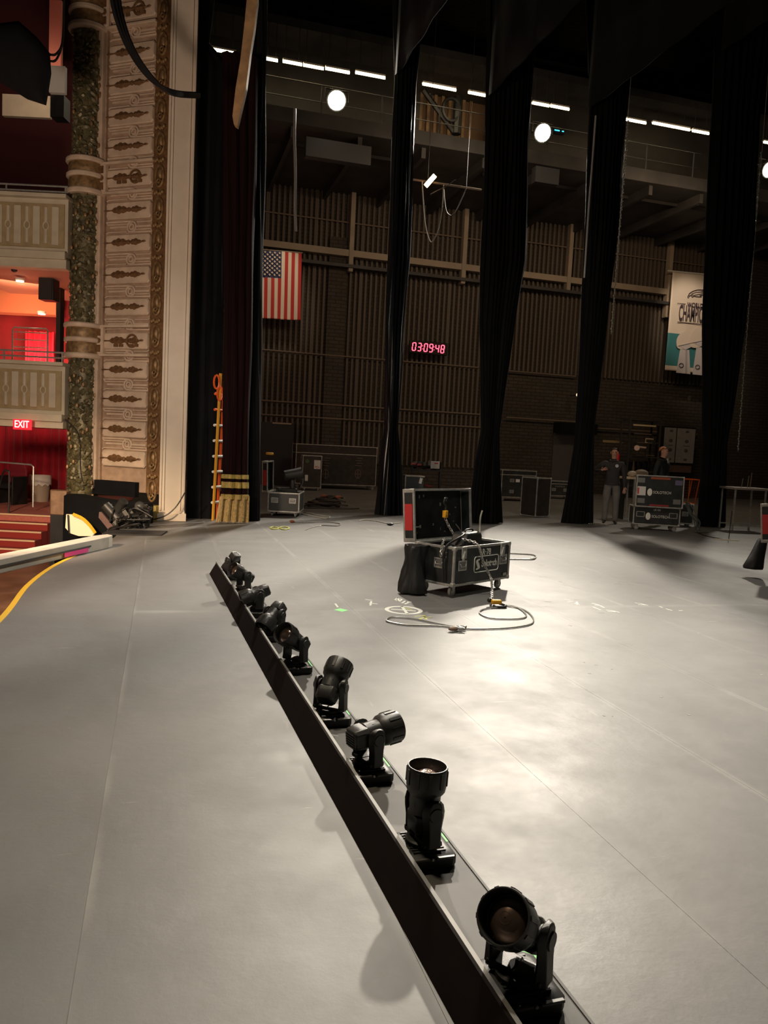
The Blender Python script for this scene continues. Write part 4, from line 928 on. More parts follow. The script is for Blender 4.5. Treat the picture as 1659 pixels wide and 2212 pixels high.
# hanging pendant yellow control / hook block in front of the lid
hk = PV(946, 1116, lm(0, .16, 0).y); dl = (lm(-.14, .16, .86)-hk)
hp = lm(-.13, .20, .86)
r = empty('hook_block', hp, rz, 'yellow hook block hanging on its chain in front of the raised lid', 'hook')
MB().box((0, 0, 0), (.055, .05, .085)).build('block', M_YEL, r, bevel=.008); MB().cyl((-.0, -.027, -.02), (0, -.02, -.02), .008, n=8).build('bolt', M_DARK, r)
MB().tube(smooth_path([(0, 0, .04), (0, 0, .09), (-.035, 0, .13), (-.02, 0, .18), (.025, 0, .175)], 6), .012, 8).build('hook', M_FIX2, r)
mb = MB(); link_chain(mb, [hp+Vector((0, 0, -.045)), hp+ex*.04+Vector((0, 0, -.16))-ey*.05, lm(-.04, .06, .56)], .034, .005); tag(mb.build('hoist_chain', M_STEEL), 'steel chain from the yellow hook block into the middle case', 'chain')
# chain over the front down to the floor
r0 = lm(-.13, -.02, .60); fr = lm(.02, -Dp/2-.02, .565)
hookfloor = G(1072, 1300, .05)
mb = MB(); link_chain(mb, [r0, lm(-.14, -Dp/2+.04, .585), lm(-.14, -Dp/2-.03, .54), lm(-.08, -Dp/2-.06, .36), lm(.0, -Dp/2-.12, .18), hookfloor+Vector((-.03, .04, .02))], .034, .0055)
tag(mb.build('hoist_chain', M_STEEL), 'long steel chain hanging over the front of the middle case to the floor', 'chain')
r = empty('floor_hook', hookfloor, .3, 'yellow and black hoist hook lying on the floor before the middle case', 'hook')
MB().box((0, 0, .0), (.11, .06, .045), Matrix.Rotation(-.4, 4, 'Z')).build('block', M_YEL, r, bevel=.012)
MB().tube(smooth_path([(.04, 0, -.02), (.08, -.05, -.03), (.03, -.10, -.035), (-.06, -.07, -.035), (-.05, -.02, -.035)], 6), .014, 8).build('hook', M_FIX2, r)
MB().ball((-.05, .05, .01), (.025, .025, .025), 8, 6).build('ring', M_DARK, r)
# short chain at left back of the case + gray strap up
mb = MB(); link_chain(mb, [lm(-W/2+.10, -.05, .62), lm(-W/2+.02, -.10, .60), lm(-W/2-.03, -.12, .50), lm(-W/2-.03, -.12, .42)], .034, .005); tag(mb.build('hoist_chain', M_STEEL), 'short steel chain over the left rim of the middle case', 'chain')
cable('upright_strap', [lm(.30, .0, .58), lm(.36, .05, .70), lm(.36, .05, .82), lm(.39, .05, .90)], .010, M_ROPE, 'pale stiff strap end sticking up from the middle case')
# rope loops behind the case on the right
cable('wire_sling', [G(1095, 1195, .012), G(1130, 1197, .012), G(1152, 1199, .012), G(1158, 1203, .012), G(1150, 1208, .012), G(1120, 1208, .012), G(1098, 1208, .012)], .010, M_STEEL, 'wire sling loop on the floor right behind the middle case')
MB().ball(G(1150, 1206, .02), (.04, .02, .015), 8, 5).build('wire_clamp', M_STEEL, bpy.context.scene.objects['wire_sling'])
# black fabric bag over the left
bagc = lm(-W/2-.16, .14, 0)
r = empty('chain_bag', bagc, rz, 'black cloth chain bag hanging off the left end of the middle case', 'bag')
rs = []; n = 40
for q, z in enumerate((.02, .03, .12, .25, .38, .50, .54)):
    wx = [.155, .16, .145, .125, .11, .12, .11][q]; wy = [.14, .15, .14, .12, .10, .12, .12][q]
    rs.append([(math.cos(t)*wx*(1+.16*math.sin(3*t+z*7)+.09*math.sin(7*t-z*9)), math.sin(t)*wy*(1+.16*math.sin(3*t+z*7)+.09*math.sin(8*t+z*11)), z) for t in [2*PI*j/n for j in range(n)]])
MB().rings(rs).build('bag_body', mat('black_canvas', (.014, .014, .014), .55, bump=.6, bscale=12), r, ang=80)
for s in (-1, 1): MB().box((.13, s*.06, .53), (.14, .03, .012)).build('bag_strap', M_BLK, r, smooth=False)

# wire slings on the floor in front
def gl(pts, z=.01): return [G(x, y, z) for x, y in pts]
cable('wire_sling', gl([(1085, 1306), (1115, 1311), (1135, 1325), (1133, 1334), (1105, 1337), (1060, 1335), (1037, 1325), (1042, 1317), (1065, 1313), (1090, 1312)]), .0075, M_STEEL, 'inner wire sling ring on the floor by the yellow hook', k=10)
o = cable('wire_sling', gl([(1095, 1309), (1130, 1316), (1150, 1332), (1148, 1347), (1110, 1355), (1060, 1358), (1005, 1358), (950, 1352), (880, 1350), (840, 1343), (836, 1337), (850, 1333), (890, 1336), (940, 1346), (990, 1356)]), .0075, M_STEEL, 'long wire sling snaking on the floor in front of the middle case', k=10)
cl = G(990, 1356, .03); r = empty('sling_shackle', cl, .2, 'brown and steel shackle joining the wire slings on the floor', 'shackle')
MB().tube([(.05*math.cos(t)+.03, .04*math.sin(t), 0) for t in [2*PI*k/16 for k in range(13)]], .014, 8).build('bow', M_STEEL, r); MB().ball((-.05, 0, -.005), (.055, .03, .02), 10, 6).build('thimble', mat('rusty_thimble', (.22, .13, .08), .6), r); MB().cyl((.03, -.06, 0), (.03, .06, 0), .01, n=8).build('pin', M_STEEL, r)

# ---- floor markings
def mark(pts, wd, m, name='chalk_mark', closed=False, z=.0012):
    P = gl(pts, 0); rs = []
    n = len(P)
    for i, p in enumerate(P):
        t = ((P[(i+1) % n]-P[i-1]) if closed else (P[min(i+1, n-1)]-P[max(i-1, 0)])).normalized(); q = Vector((-t.y, t.x, 0))*wd/2
        rs.append([p-q+Vector((0, 0, .0002)), p+q+Vector((0, 0, .0002)), p+q+Vector((0, 0, z)), p-q+Vector((0, 0, z))])
    if closed: rs.append(rs[0])
    return MB().rings(rs, cap=not closed).build(name, m, floor, smooth=False)
c = G(872, 1318, 0); R_ = (G(908, 1318, 0)-G(837, 1318, 0)).length/2
mb = MB(); rs = []
for k in range(40):
    t = 2*PI*k/40; rs.append([c+Vector((math.cos(t)*q, math.sin(t)*q, z)) for q, z in ((R_-.02, .0002), (R_+.02, .0002), (R_+.02, .0012), (R_-.02, .0012))])
rs.append(rs[0]); mb.rings(rs, cap=False).build('chalk_ring', M_CHALK, floor, smooth=False)
mark([(845, 1316), (898, 1320)], .03, M_CHALK); mark([(868, 1310), (880, 1326)], .03, M_CHALK); mark([(872, 1313), (890, 1317)], .02, M_YCHALK)
for a in ([(853, 1296), (860, 1291), (868, 1295), (862, 1300), (855, 1297)], [(868, 1303), (876, 1298), (882, 1302), (874, 1305)], [(858, 1291), (864, 1300)], [(880, 1300), (889, 1301)]): mark(a, .022, M_CHALK)
for a in ([(896, 1332), (912, 1330), (920, 1334)], [(905, 1337), (918, 1334), (933, 1333)], [(900, 1340), (912, 1336)], [(915, 1329), (922, 1338)]): mark(a, .02, M_YCHALK)
for a in ([(789, 1295), (804, 1297)], [(797, 1303), (816, 1305)], [(802, 1299), (800, 1308)], [(724, 1304), (730, 1312)]): mark(a, .02, M_CHALK)
mark([(728, 1316), (746, 1320)], .10, M_GREEN, 'green_tape_mark')
for a in ([(1219, 1295), (1232, 1297)], [(1226, 1300), (1238, 1300)], [(1240, 1303), (1252, 1307)], [(1246, 1300), (1248, 1307)], [(1278, 1303), (1290, 1306), (1306, 1313)], [(1280, 1311), (1298, 1318)], [(1284, 1307), (1300, 1309)],
          [(1309, 1318), (1320, 1319), (1338, 1323)], [(1313, 1321), (1330, 1322)], [(1371, 1302), (1384, 1304), (1400, 1308)], [(1378, 1306), (1394, 1307)], [(1424, 1310), (1432, 1313)], [(1438, 1315), (1452, 1319)], [(1466, 1319), (1475, 1319)]):
    mark(a, .022, M_CHALK)
rnd = random.Random(12)
for k in range(46):
    x = rnd.uniform(1160, 1655); y = rnd.uniform(1215, 1330) if k < 34 else rnd.uniform(1330, 1560); l = rnd.uniform(3, 17)*(1 if y < 1330 else .5); mark([(x, y), (x+l, y+rnd.uniform(-.5, 2))], rnd.uniform(.008, .022), mat('faint_scuff', (.42, .41, .38), .7), 'scuff')
# worn lines across the stage
for k, (a, b) in enumerate((((455, 1170), (862, 1172)), ((1090, 1176), (1659, 1206)), ((230, 1325), (470, 1322)), ((700, 1331), (820, 1322)), ((1150, 1307), (1659, 1310)))):
    pass
# ================================================================== WING EQUIPMENT
def flat_len(a, b): return (Vector(b)-Vector(a)).length
# open case left, beside the maroon curtain: lid stands on its left side
p = G(611, 1117, 0); c = p+H0*.45
r, LMx, L2 = flight_case('flight_case', (c.x, c.y, 0), PI/2-YAW, .86, .68, .42, 'open black flight case with its lid up on the left, beside the maroon curtain', 'flight cases on casters', m=mat('grey_green_laminate', (.05, .055, .05), .5), handles=((-.19, 'l', .6), (.19, 'l', .6)), lid=(.66, .12, .03, True), closed=False, ch=.10)
q = G(600, 1117, 0)+H0*.45
t = empty('spot_light_fixture', (c.x, c.y, .50), 0, 'black moving light sitting in the open case beside the maroon curtain', 'stage light')
MB().box((0, 0, .03), (.42, .36, .14)).build('base', M_FIX2, t, bevel=.02); MB().box((.12, .0, .16), (.08, .2, .26)).build('yoke_arm', M_FIX2, t, bevel=.02)
MB().lathe([(.08, -.2), (.11, -.18), (.12, .1), (.13, .2), (.11, .2)], 20, T(0.12, 0, .40) @ Matrix.Rotation(PI/2-.2, 4, 'Y')).build('head', M_FIX2, t); MB().tube(smooth_path([(.15, 0, .45), (.3, 0, .48), (.36, 0, .3), (.3, 0, .1)], 6), .022, 6).build('lead', M_CABLE, t)
rod = PD(583, 1040, 16.6); tp = PD(581, 980, 16.6); r = empty('marker_rod', (rod.x, rod.y, .50), 0, 'thin upright rod with a yellow end standing in the left open case', 'rod')
MB().cyl((0, 0, 0), tp-Vector((rod.x, rod.y, .5)), .010, n=6).build('rod_shaft', M_DARK, r); e_ = tp-Vector((rod.x, rod.y, .5)); MB().box(e_, (.13, .05, .05)).build('yellow_head', M_YEL, r, bevel=.012); MB().cyl(e_+Vector((.06, 0, 0)), e_+Vector((.10, 0, .0)), .03, .018, n=8).build('yellow_nozzle', M_YEL, r)
# long work box
a, b = G(640, 1058, 0), G(812, 1058, 0)
cx = PV(725, 1056, 27.0); wd = PV(812, 1056, 27).x-PV(637, 1056, 27).x
r = flight_case('road_case', (cx.x, 27.4, 0), 0, wd, .8, PV(725, 962, 27).z-.14, 'very wide brown-black road case with metal frame standing by the wing wall', m=M_PLYB, handles=(), split=.78, ch=.14)
for px in (703, 773):
    o = PV(px, 1024, 27)-Vector((cx.x, 27.4, 0)); mk = mat('faded_pink_chalk', (.20, .13, .11), .8)
    MB().tube([(o.x+.10*math.cos(t), -.405, o.z+.16*math.sin(t)) for t in [2*PI*k/20 for k in range(20)]], .012, 4, closed=True).build('chalk_circle', mk, r)
    MB().box((o.x, -.405, o.z), (.2, .01, .022)).build('chalk_cross', mk, r, smooth=False); MB().box((o.x, -.405, o.z), (.022, .01, .3)).build('chalk_cross', mk, r, smooth=False)
    for j in range(4): MB().box((o.x+.05*(j % 2), -.405, o.z+.3+.09*j), (.22, .01, .02)).build('chalk_line', mk, r, smooth=False)
# narrow upright case in front of it
cx = PV(674, 1062, 25.6); r = flight_case('upright_case', (cx.x, 25.9, 0), -.08, .66, .5, PV(674, 984, 25.6).z-.08, 'narrow upright black case with a paper note, before the wide road case', m=M_PLYB, handles=(), ch=.08)
h_ = PV(674, 984, 25.6).z
MB().box((.17, -.256, h_-.30), (.22, .006, .30)).build('paper_note', M_PAPER, r, smooth=False)
for j in range(5): MB().box((.12+.05*(j % 3), -.26, h_-.36-.03*(j//2)), (.04, .004, .02)).build('red_print', M_RED, r, smooth=False)
MB().cyl((-.17, -.258, h_-.2), (-.17, -.25, h_-.2), .07, n=14).build('green_sticker', mat('dull_green', (.08, .14, .07), .6), r); MB().box((-.18, -.256, .42), (.10, .006, .2)).build('label', M_PAPER, r, smooth=False)
# grey flat panel behind
a, b = PV(560, 1060, 28.2), PV(636, 915, 28.2)
r = empty('scenery_flat', ((a.x+b.x)/2, 28.3, 0), 0, 'dark grey flat panel with a timber top edge standing against the wing wall', 'panel'); MB().box((0, 0, b.z/2), (b.x-a.x, .06, b.z)).build('panel_face', mat('dark_grey_flat', (.028, .028, .030), .8), r, smooth=False); MB().box((.15, -.035, b.z-.02), (b.x-a.x-.5, .02, .05)).build('top_batten', M_BEAM, r, smooth=False)
# floor cable heap
cp = G(707, 1096, 0); r = empty('cable_coil', cp, 0, 'brown heap of coiled cable on the floor before the wide road case', 'cable'); rnd = random.Random(3); mb = MB()
for k in range(18):
    ox, oy = rnd.uniform(-.2, .2), rnd.uniform(-.12, .12); R1 = rnd.uniform(.28, .55); z = .02+.014*k; R2 = max(.16, R1-(k*.018))
    mb.tube([(ox+R2*math.cos(t), oy+R2*.75*math.sin(t), z+.02*math.sin(2*t+k)) for t in [2*PI*j/24 for j in range(24)]], .018, 5, closed=True)
mb.tube(smooth_path([(-.5, 0, .05), (-.75, -.3, .015), (-.6, -.45, .015), (.3, -.5, .02), (.75, -.3, .02)], 8), .018, 5); mb.build('coil', mat('brown_cable', (.07, .05, .04), .6), r)
for dx, dz in ((-.12, .30), (.25, .28)): MB().ball((dx, -.1, dz), (.09, .05, .04), 10, 6).build('orange_plug', mat('faded_orange', (.35, .10, .05), .6), r)
# pale slings on the floor
cable('floor_rope', gl([(645, 1108), (660, 1107), (690, 1113), (712, 1116), (705, 1120), (680, 1116), (650, 1110)]), .012, M_ROPE, 'pale rope loop on the floor to the right of the left open case')
cable('floor_rope', gl([(632, 1127), (650, 1129), (700, 1128), (733, 1131), (728, 1136), (695, 1135), (672, 1140), (659, 1145)]), .010, M_STEEL, 'pale wire sling with orange end on the floor before the left open case')
MB().ball(G(631, 1126, .03), (.05, .03, .03), 8, 6).build('orange_ferrule', mat('faded_orange', (.35, .10, .05), .6), bpy.context.scene.objects['floor_rope.001'])
cable('floor_rope', gl([(583, 1140), (592, 1138), (602, 1141), (592, 1143), (584, 1141)]), .012, M_YCHALK, 'left of two small pale yellow rope rings before the maroon curtain')
cable('floor_rope', gl([(604, 1139), (615, 1138), (625, 1141), (614, 1144), (604, 1141)]), .012, M_YCHALK, 'right of two small pale yellow rope rings before the maroon curtain')
cable('floor_rope', gl([(775, 1125), (790, 1123), (815, 1126), (840, 1131), (866, 1129)]), .012, M_ROPE, 'pale rope on the floor left of the middle case lid')
MB().ball(G(843, 1132, .03), (.08, .04, .03), 8, 5).build('rope_clamp', M_FIX2, bpy.context.scene.objects['floor_rope.004'])
cable('floor_rope', gl([(1272, 1131), (1295, 1130), (1312, 1133), (1330, 1131), (1345, 1133)]), .012, M_ROPE, 'pale rope lying at the feet of the standing man')
# case cluster behind the middle case
cc_ = G(886, 1108, 0)+H0*.5
r, Lm3, L3 = flight_case('flight_case', (cc_.x, cc_.y, 0), PI/2-YAW+.12, .9, .62, .46, 'open black flight case half hidden behind the middle case', 'flight cases on casters', handles=((0, 'l', .5),), lid=(.62, .17, .05, True), closed=False, ch=.12)
t = empty('equipment_box', (cc_.x+.05, cc_.y-.05, .58), -YAW+.1, 'black box with pale rim and paper tag in the case behind the middle case', 'box')
MB().box((0, 0, .15), (.46, .4, .32)).build('box_body', mat('blue_grey_box', (.05, .06, .065), .45), t, bevel=.01); MB().box((0, 0, .32), (.5, .44, .03)).build('metal_rim', M_ALU, t, bevel=.004); MB().box((.10, -.23, .24), (.07, .005, .14), Matrix.Rotation(.2, 4, 'Y')).build('paper_tag', M_PAPER, t, smooth=False)
MB().box((-.235, -.15, .1), (.03, .12, .5)).build('silver_strip', M_ALU, t, smooth=False)
cq = PD(918, 1062, 21.0); t = empty('truss_cart', (cq.x, cq.y, 0), -YAW, 'dark cart of black fixtures and red parts behind the middle case, with a white sign', 'cart')
MB().box((0, 0, .35), (.85, .5, .1)).build('shelf', M_DARK, t, bevel=.01)
for sx in (-.38, .38): MB().box((sx, 0, .55), (.04, .5, 1.05)).build('side_frame', M_DARK, t, smooth=False)
MB().box((0, 0, 1.02), (.85, .5, .04)).build('top_shelf', M_DARK, t, smooth=False)
for k in range(6):
    x = -.32+.13*k; MB().lathe([(.04, -.1), (.07, -.08), (.075, .1), (.05, .12)], 12, T(x, -.05, 1.14+.04*(k % 2)) @ Matrix.Rotation(1.2+.4*k, 4, 'X')).build('fixture', M_FIX2, t)
for x, z in ((-.36, 1.18), (-.2, 1.16), (.0, .62), (.1, .60)): MB().box((x, -.26, z), (.13, .05, .05)).build('red_part', mat('dark_red_plastic', (.30, .03, .03), .5), t, bevel=.012)
MB().box((.22, -.28, 1.18), (.24, .01, .20)).build('white_sign', M_PAPER, t, smooth=False); MB().box((.25, -.287, 1.22), (.10, .004, .03)).build('red_print', M_RED, t, smooth=False)
for sx in (-.3, .3): MB().cyl((sx, -.2, .06), (sx, -.16, .06), .06, n=14).build('wheel', M_RUB, t); MB().cyl((sx, .16, .06), (sx, .2, .06), .06, n=14).build('wheel', M_RUB, t)
# green indicator on the floor
gp = G(1007, 1076, .05); t = empty('indicator_box', gp, 0, 'tiny floor box with a green light between two drapes', 'box'); MB().box((0, .05, 0), (.14, .1, .1)).build('box_body', M_DARK, t, bevel=.01); MB().ball((0, -.01, .02), .022, 8, 6).build('green_led', mat('green_led', (.1, 1, .5), .4, emit=(.08, 1, .45), estr=5), t)

# cases between drapes, right of the middle
c1 = G(1112, 1083, 0)+H0*.5
r = flight_case('flight_case', (c1.x, c1.y, 0), .25-YAW, 1.25, .9, .92, 'tall two-tier black flight case behind the brown upright case, right of the broad drape', 'flight cases on casters', handles=((-.25, 'f', .62), (.2, 'f', .62), (-.25, 'f', .22), (.2, 'f', .22), (0, 'l', .3)), split=.82, ch=.12)
MB().box((-.05, -.455, .12+.92*.62), (.14, .01, .10)).build('paper_label', M_PAPER, r, smooth=False)
c2 = G(1160, 1118, 0)+H0*.35
r = flight_case('upright_case', (c2.x, c2.y, 0), .62-YAW, .52, .55, G(1160, 1118).length*0+1.0, 'brown-black upright case with metal edges standing alone left of the third drape', m=M_PLYB, handles=(), casters=False, latches=())
for x in (.06, .14): MB().box((.261, -.275+.55*(.35+x), .52), (.008, .03, .96)).build('side_trim', M_ALU, r, smooth=False)
for z in (.22, .82): MB().box((.264, .0, z), (.01, .09, .13)).build('latch_plate', M_STEEL, r, smooth=False)
c3 = G(1208, 1078, 0)+H0*.4
r = flight_case('flight_case', (c3.x, c3.y, 0), -YAW+.05, .85, .6, .56, 'low black flight case with two handles in front of the grey wing door', 'flight cases on casters', handles=((-.22, 'f', .42), (.22, 'f', .42)), split=.8, ch=.10)
text('case_lettering', 'SOLOTECH', .07, M_ALU, r, T(0, -.305, .10+.56*.64) @ FRONT, .001)

# rental stack at right: lid raised towards the camera
cs = G(1421, 1147, 0)+H0*.32
rzs = PI-YAW-.13
r, Lm4, L4 = flight_case('flight_case', (cs.x, cs.y, 0), rzs, 1.04, .55, .42, 'black flight case with white lettering and raised lid facing the stage, before the red-haired man', 'flight cases on casters', handles=(), lid=(.72, .13, -.05, False), closed=True, ch=.12)
BK = Matrix.Rotation(PI, 4, 'Z')
for x in (-.36, .36):
    Mx = BK @ T(x, -.277, .12+.24); mb = MB(); a, b = .085, .055
    for q, s in (((0, 0, b), (2*a, .008, .014)), ((0, 0, -b), (2*a, .008, .014)), ((a, 0, 0), (.014, .008, 2*b)), ((-a, 0, 0), (.014, .008, 2*b))): mb.box(q, s, Mx)
    mb.build('handle_dish', M_STEEL, r, smooth=False)
text('case_lettering', 'SOLOTECH', .085, M_CHALK, r, BK @ T(.08, -.28, .12+.20) @ FRONT, .001, .9)
text('case_number', 'LR·103', .06, M_CHALK, r, BK @ T(0, -.28, .12+.35) @ FRONT, .001, .9)
MB().ball((0, 0, 0), (.055, .006, .085), 14, 8, BK @ T(-.19, -.28, .32)).build('logo_disc', M_CHALK, r)
LB = Lm4 @ T(0, .132, 0) @ Matrix.Rotation(PI, 4, 'Z')
text('lid_lettering', 'SOLOTECH', .085, M_CHALK, L4, LB @ T(.05, -.004, .34) @ FRONT, .001, .9)
MB().ball((0, 0, 0), (.055, .006, .085), 14, 8, LB @ T(-.22, -.004, .34)).build('logo_disc', M_CHALK, L4)
MB().box((-.40, -.003, .36), (.18, .006, .20), LB).build('paper_label', M_PAPER, L4, smooth=False); MB().box((-.47, -.008, .36), (.03, .004, .14), LB).build('red_print', M_RED, L4, smooth=False)
for x, z in ((-.42, .60), (-.40, .14), (.38, .15)): MB().box((x, -.003, z), (.16, .008, .11), LB).build('handle_plate', mat('dull_dish', (.28, .28, .26), .4, metal=.6), L4, smooth=False)
MB().box((.40, -.003, .58), (.16, .006, .11), LB).build('violet_label', mat('violet_label', (.14, .12, .22), .6), L4, smooth=False)
MB().box((.0, -.003, .05), (.42, .006, .035), LB).build('red_stripe', mat('dull_red', (.35, .03, .03), .6), L4, smooth=False); MB().box((0, -.003, .66), (.42, .006, .05), LB).build('orange_stripe', mat('dull_orange', (.35, .08, .03), .6), L4, smooth=False)
# small side case and lead tangle
c5 = G(1490, 1140, 0)+H0*.5
r = flight_case('flight_case', (c5.x, c5.y, 0), -YAW-.1, .42, .4, .50, 'small aluminium-edged case right of the lettered case, under a tangle of leads', 'flight cases on casters', handles=((0, 'f', .5),), ch=.06)
q = G(1492, 1150, 0)
mb = MB(); rnd = random.Random(8)
for k in range(6):
    x0_ = rnd.uniform(-.15, .1); mb.tube(smooth_path([(x0_-.05, .1, .70+rnd.uniform(-.08, .05)), (x0_+rnd.uniform(-.05, .1), -.05, .45), (x0_+.12+rnd.uniform(-.1, .1), -.08, .25), (x0_+.2, -.05, .06), (x0_+.35+rnd.uniform(-.1, .1), -.1, .02), (x0_+.1, -.12, .02)], 6), .014, 5)
tag(mb.build('lead_tangle', mat('grey_lead', (.10, .11, .10), .5), loc=q), 'tangle of grey leads spilling down beside the lettered case', 'cable')
# orange mesh hamper
ch_ = G(1478, 1103, 0)+H0*.5; r = empty('mesh_hamper', (ch_.x, ch_.y, 0), -YAW, 'orange framed mesh hamper cart beside the red-haired man', 'cart')
w2, w1, d2 = .50, .40, .3
Tq = [(-w2, -d2, 1.02), (w2, -d2, 1.02), (w2, d2, 1.02), (-w2, d2, 1.02)]; Bq = [(-w1, -d2, .22), (w1, -d2, .22), (w1, d2, .22), (-w1, d2, .22)]
MB().tube(Tq, .022, 6, closed=True).build('top_frame', M_ORANGE, r); MB().tube(Bq, .03, 6, closed=True).build('bottom_frame', M_ORANGE, r)
for a, b in zip(Tq, Bq): MB().cyl(a, b, .02, n=6).build('corner_post', M_ORANGE, r)
MB().cyl((-.08, -d2, 1.02), (-.08, -d2, .22), .016, n=6).build('centre_post', M_ORANGE, r); MB().cyl((.18, -d2, 1.02), (.18, -d2, .22), .014, n=6).build('centre_post', mat('amber_post', (.75, .33, .05), .5), r)
mb = MB()
for k in range(15): t = (k+.5)/15; mb.cyl((-w2+2*w2*t, -d2, 1.02), (-w1+2*w1*t, -d2, .22), .0035, n=4)
for k in range(8): z = .3+.09*k; ww = w1+(w2-w1)*(z-.22)/.8; mb.cyl((-ww, -d2, z), (ww, -d2, z), .003, n=4)
o = mb.build('mesh', mat('dull_orange', (.35, .08, .03), .6), r); o['kind'] = 'stuff'
MB().box((0, 0, .16), (.75, .55, .04)).build('deck', M_DARK, r, smooth=False)
for sx in (-.3, .3):
    for sy in (-.2, .2): MB().cyl((sx, sy-.015, .065), (sx, sy+.015, .065), .065, n=14).build('wheel', M_RUB, r)
# grey printed cabinet
a, b = PV(1434, 1000, 28.6), PV(1509, 924, 28.6); wv_ = b.x-a.x
r = empty('printed_cabinet', ((a.x+b.x)/2, 28.9, 0), 0, 'tall pale grey cabinet with two printed doors behind the red-haired man', 'cabinet')
MB().box((0, .1, b.z/2), (wv_, .5, b.z)).build('cabinet_body', M_DARK, r, smooth=False)
for s, fr in ((-1, .40), (1, .60)):
    x = -wv_/2+wv_*.19 if s < 0 else wv_/2-wv_*.31; ww = wv_*fr-.06
    dd = MB().box((x, -.17, b.z-.82), (ww-.0, .04, 1.5)).build('cabinet_door', mat('pale_grey_door', (.27, .26, .25), .6, var=.1), r, bevel=.01, smooth=False)
    for z in (.62, .2, -.2, -.6):
        MB().ball((0, 0, 0), (.10, .008, .08 if z in (.2, -.2) else .05), 10, 6, T(x+.03, -.195, b.z-.82+z)).build('printed_mark', mat('grey_print', (.09, .085, .085), .7), dd)
    MB().box((x+.05, -.194, b.z-.82), (ww*.35, .006, .03)).build('printed_line', mat('grey_print', (.09, .085, .085), .7), dd, smooth=False)
a2, b2 = PV(1446, 1016, 28.6), PV(1505, 1006, 28.6); MB().box((0, -.17, (a2.z+b2.z)/2-.05), (b2.x-a2.x, .04, .30)).build('lower_door', mat('red_brown_board', (.13, .07, .06), .6), r, smooth=False)
# open rack with a lit bar
a, b = PV(1352, 1040, 27.5), PV(1428, 908, 27.5); wv_ = b.x-a.x; r = empty('storage_rack', ((a.x+b.x)/2, 27.5, 0), 0, 'dark storage rack with a pale bar on top between the two men', 'rack')
for sx in (-wv_/2, wv_/2):
    for y in (0, .6): MB().box((sx, y, b.z/2), (.06, .06, b.z)).build('post', M_GAL, r, smooth=False)
for z in (.5, 1.1, 1.7, 2.3, b.z-.04): MB().box((0, .3, z), (wv_, .6, .05)).build('shelf', M_GAL, r, smooth=False)
z = PV(1390, 919, 27.4).z; MB().box((-.08, -.06, z), (1.05, .06, .06)).build('pale_bar', mat('pale_timber', (.75, .58, .38), .5), r, smooth=False)
for z, x, l in ((z-.35, -.1, .8), (z-.7, 0, .7), (z-1.2, .1, .8)): MB().box((x, -.02, z), (l, .04, .03)).build('shelf_edge', M_COND, r, smooth=False)
for k, x in enumerate((-.5, -.3, -.05, .2, .45)): MB().box((x, .3, 1.13+.16+.02*k), (.16, .3, .28+.04*(k % 3))).build('stored_box', M_DARK, r, bevel=.01)
p = PV(1386, 968, 27.2); t = empty('clamp_lamp', p, 0, 'pale pinkish clamp lamp on the rack between the two men', 'lamp')
MB().cyl((-.22, 0, .0), (-.18, .05, 0), .11, n=16).build('reflector', mat('pale_pink_enamel', (.80, .58, .50), .5), t); MB().cyl((-.18, .03, .04), (.22, .05, .02), .04, n=8).build('lamp_body', mat('pale_pink_enamel', (.80, .58, .50), .5), t); MB().cyl((.22, .05, .06), (.22, .05, -.5), .02, n=6).build('stand', M_DARK, t)
p = PV(1403, 951, 27.2); t = empty('wall_bracket', p, 0, 'small pale U-shaped bracket on the rack above the clamp lamp', 'bracket'); MB().tube([(.18, 0, .05), (-.18, 0, .05), (-.18, 0, -.10), (-.10, 0, -.10)], .022, 5).build('bracket_arm', mat('pale_timber', (.75, .58, .38), .5), t)
p = PV(1325, 954, 28.5); t = MB().box((0, 0, 0), (1.0, .05, .10)).build('timber_rail', mat('ochre_timber', (.34, .24, .12), .6), loc=p, smooth=False); tag(t, 'ochre timber rail on the wall behind the head of the man in grey trousers', 'rail')
t = empty('fire_extinguisher', PV(1333, 990, 27.5), 0, 'red fire extinguisher seen beside the head of the man in grey trousers', 'extinguisher'); MB().lathe([(.01, -.3), (.09, -.29), (.10, .15), (.06, .22), (.03, .26), (.03, .3)], 16).build('cylinder', M_RED, t); MB().box((0, 0, .32), (.10, .03, .05)).build('valve', M_DARK, t)
# pale sacks on the low table by the rack
tb = PD(1375, 1083, 20.5); t = empty('work_table', (tb.x, tb.y, 0), -YAW, 'low dark work table with pale legs behind the lettered case', 'table')
zt = PD(1375, 1033, 20.5).z; MB().box((0, 0, zt), (.9, .6, .05)).build('table_top', mat('pale_timber', (.75, .58, .38), .5), t, smooth=False)
MB().box((-.42, 0, zt/2), (.04, .5, zt)).build('table_skirt', M_DARK, t, smooth=False)
for sx in (-.18, .40):
    for sy in (-.26, .26): MB().box((sx, sy, zt/2), (.04, .04, zt)).build('leg', M_ALU, t, smooth=False)
for k, (x, wd, hh) in enumerate(((-.17, .12, .17), (.07, .2, .22))):
    o = MB().ball((0, 0, 0), (wd, .14, hh/2), 14, 8).build('cloth_bundle', mat('pale_sacking' if k == 0 else 'brown_sacking', (.50, .42, .33) if k == 0 else (.25, .19, .13), .8, bump=.4, bscale=15)); o.location = t.location+_R0*x+Vector((0, 0, zt+.02+hh/2)); tag(o, ['pale cloth bundle on the low table behind the lettered case', 'brown cloth bundle on the low table behind the lettered case'][k], 'bundle')
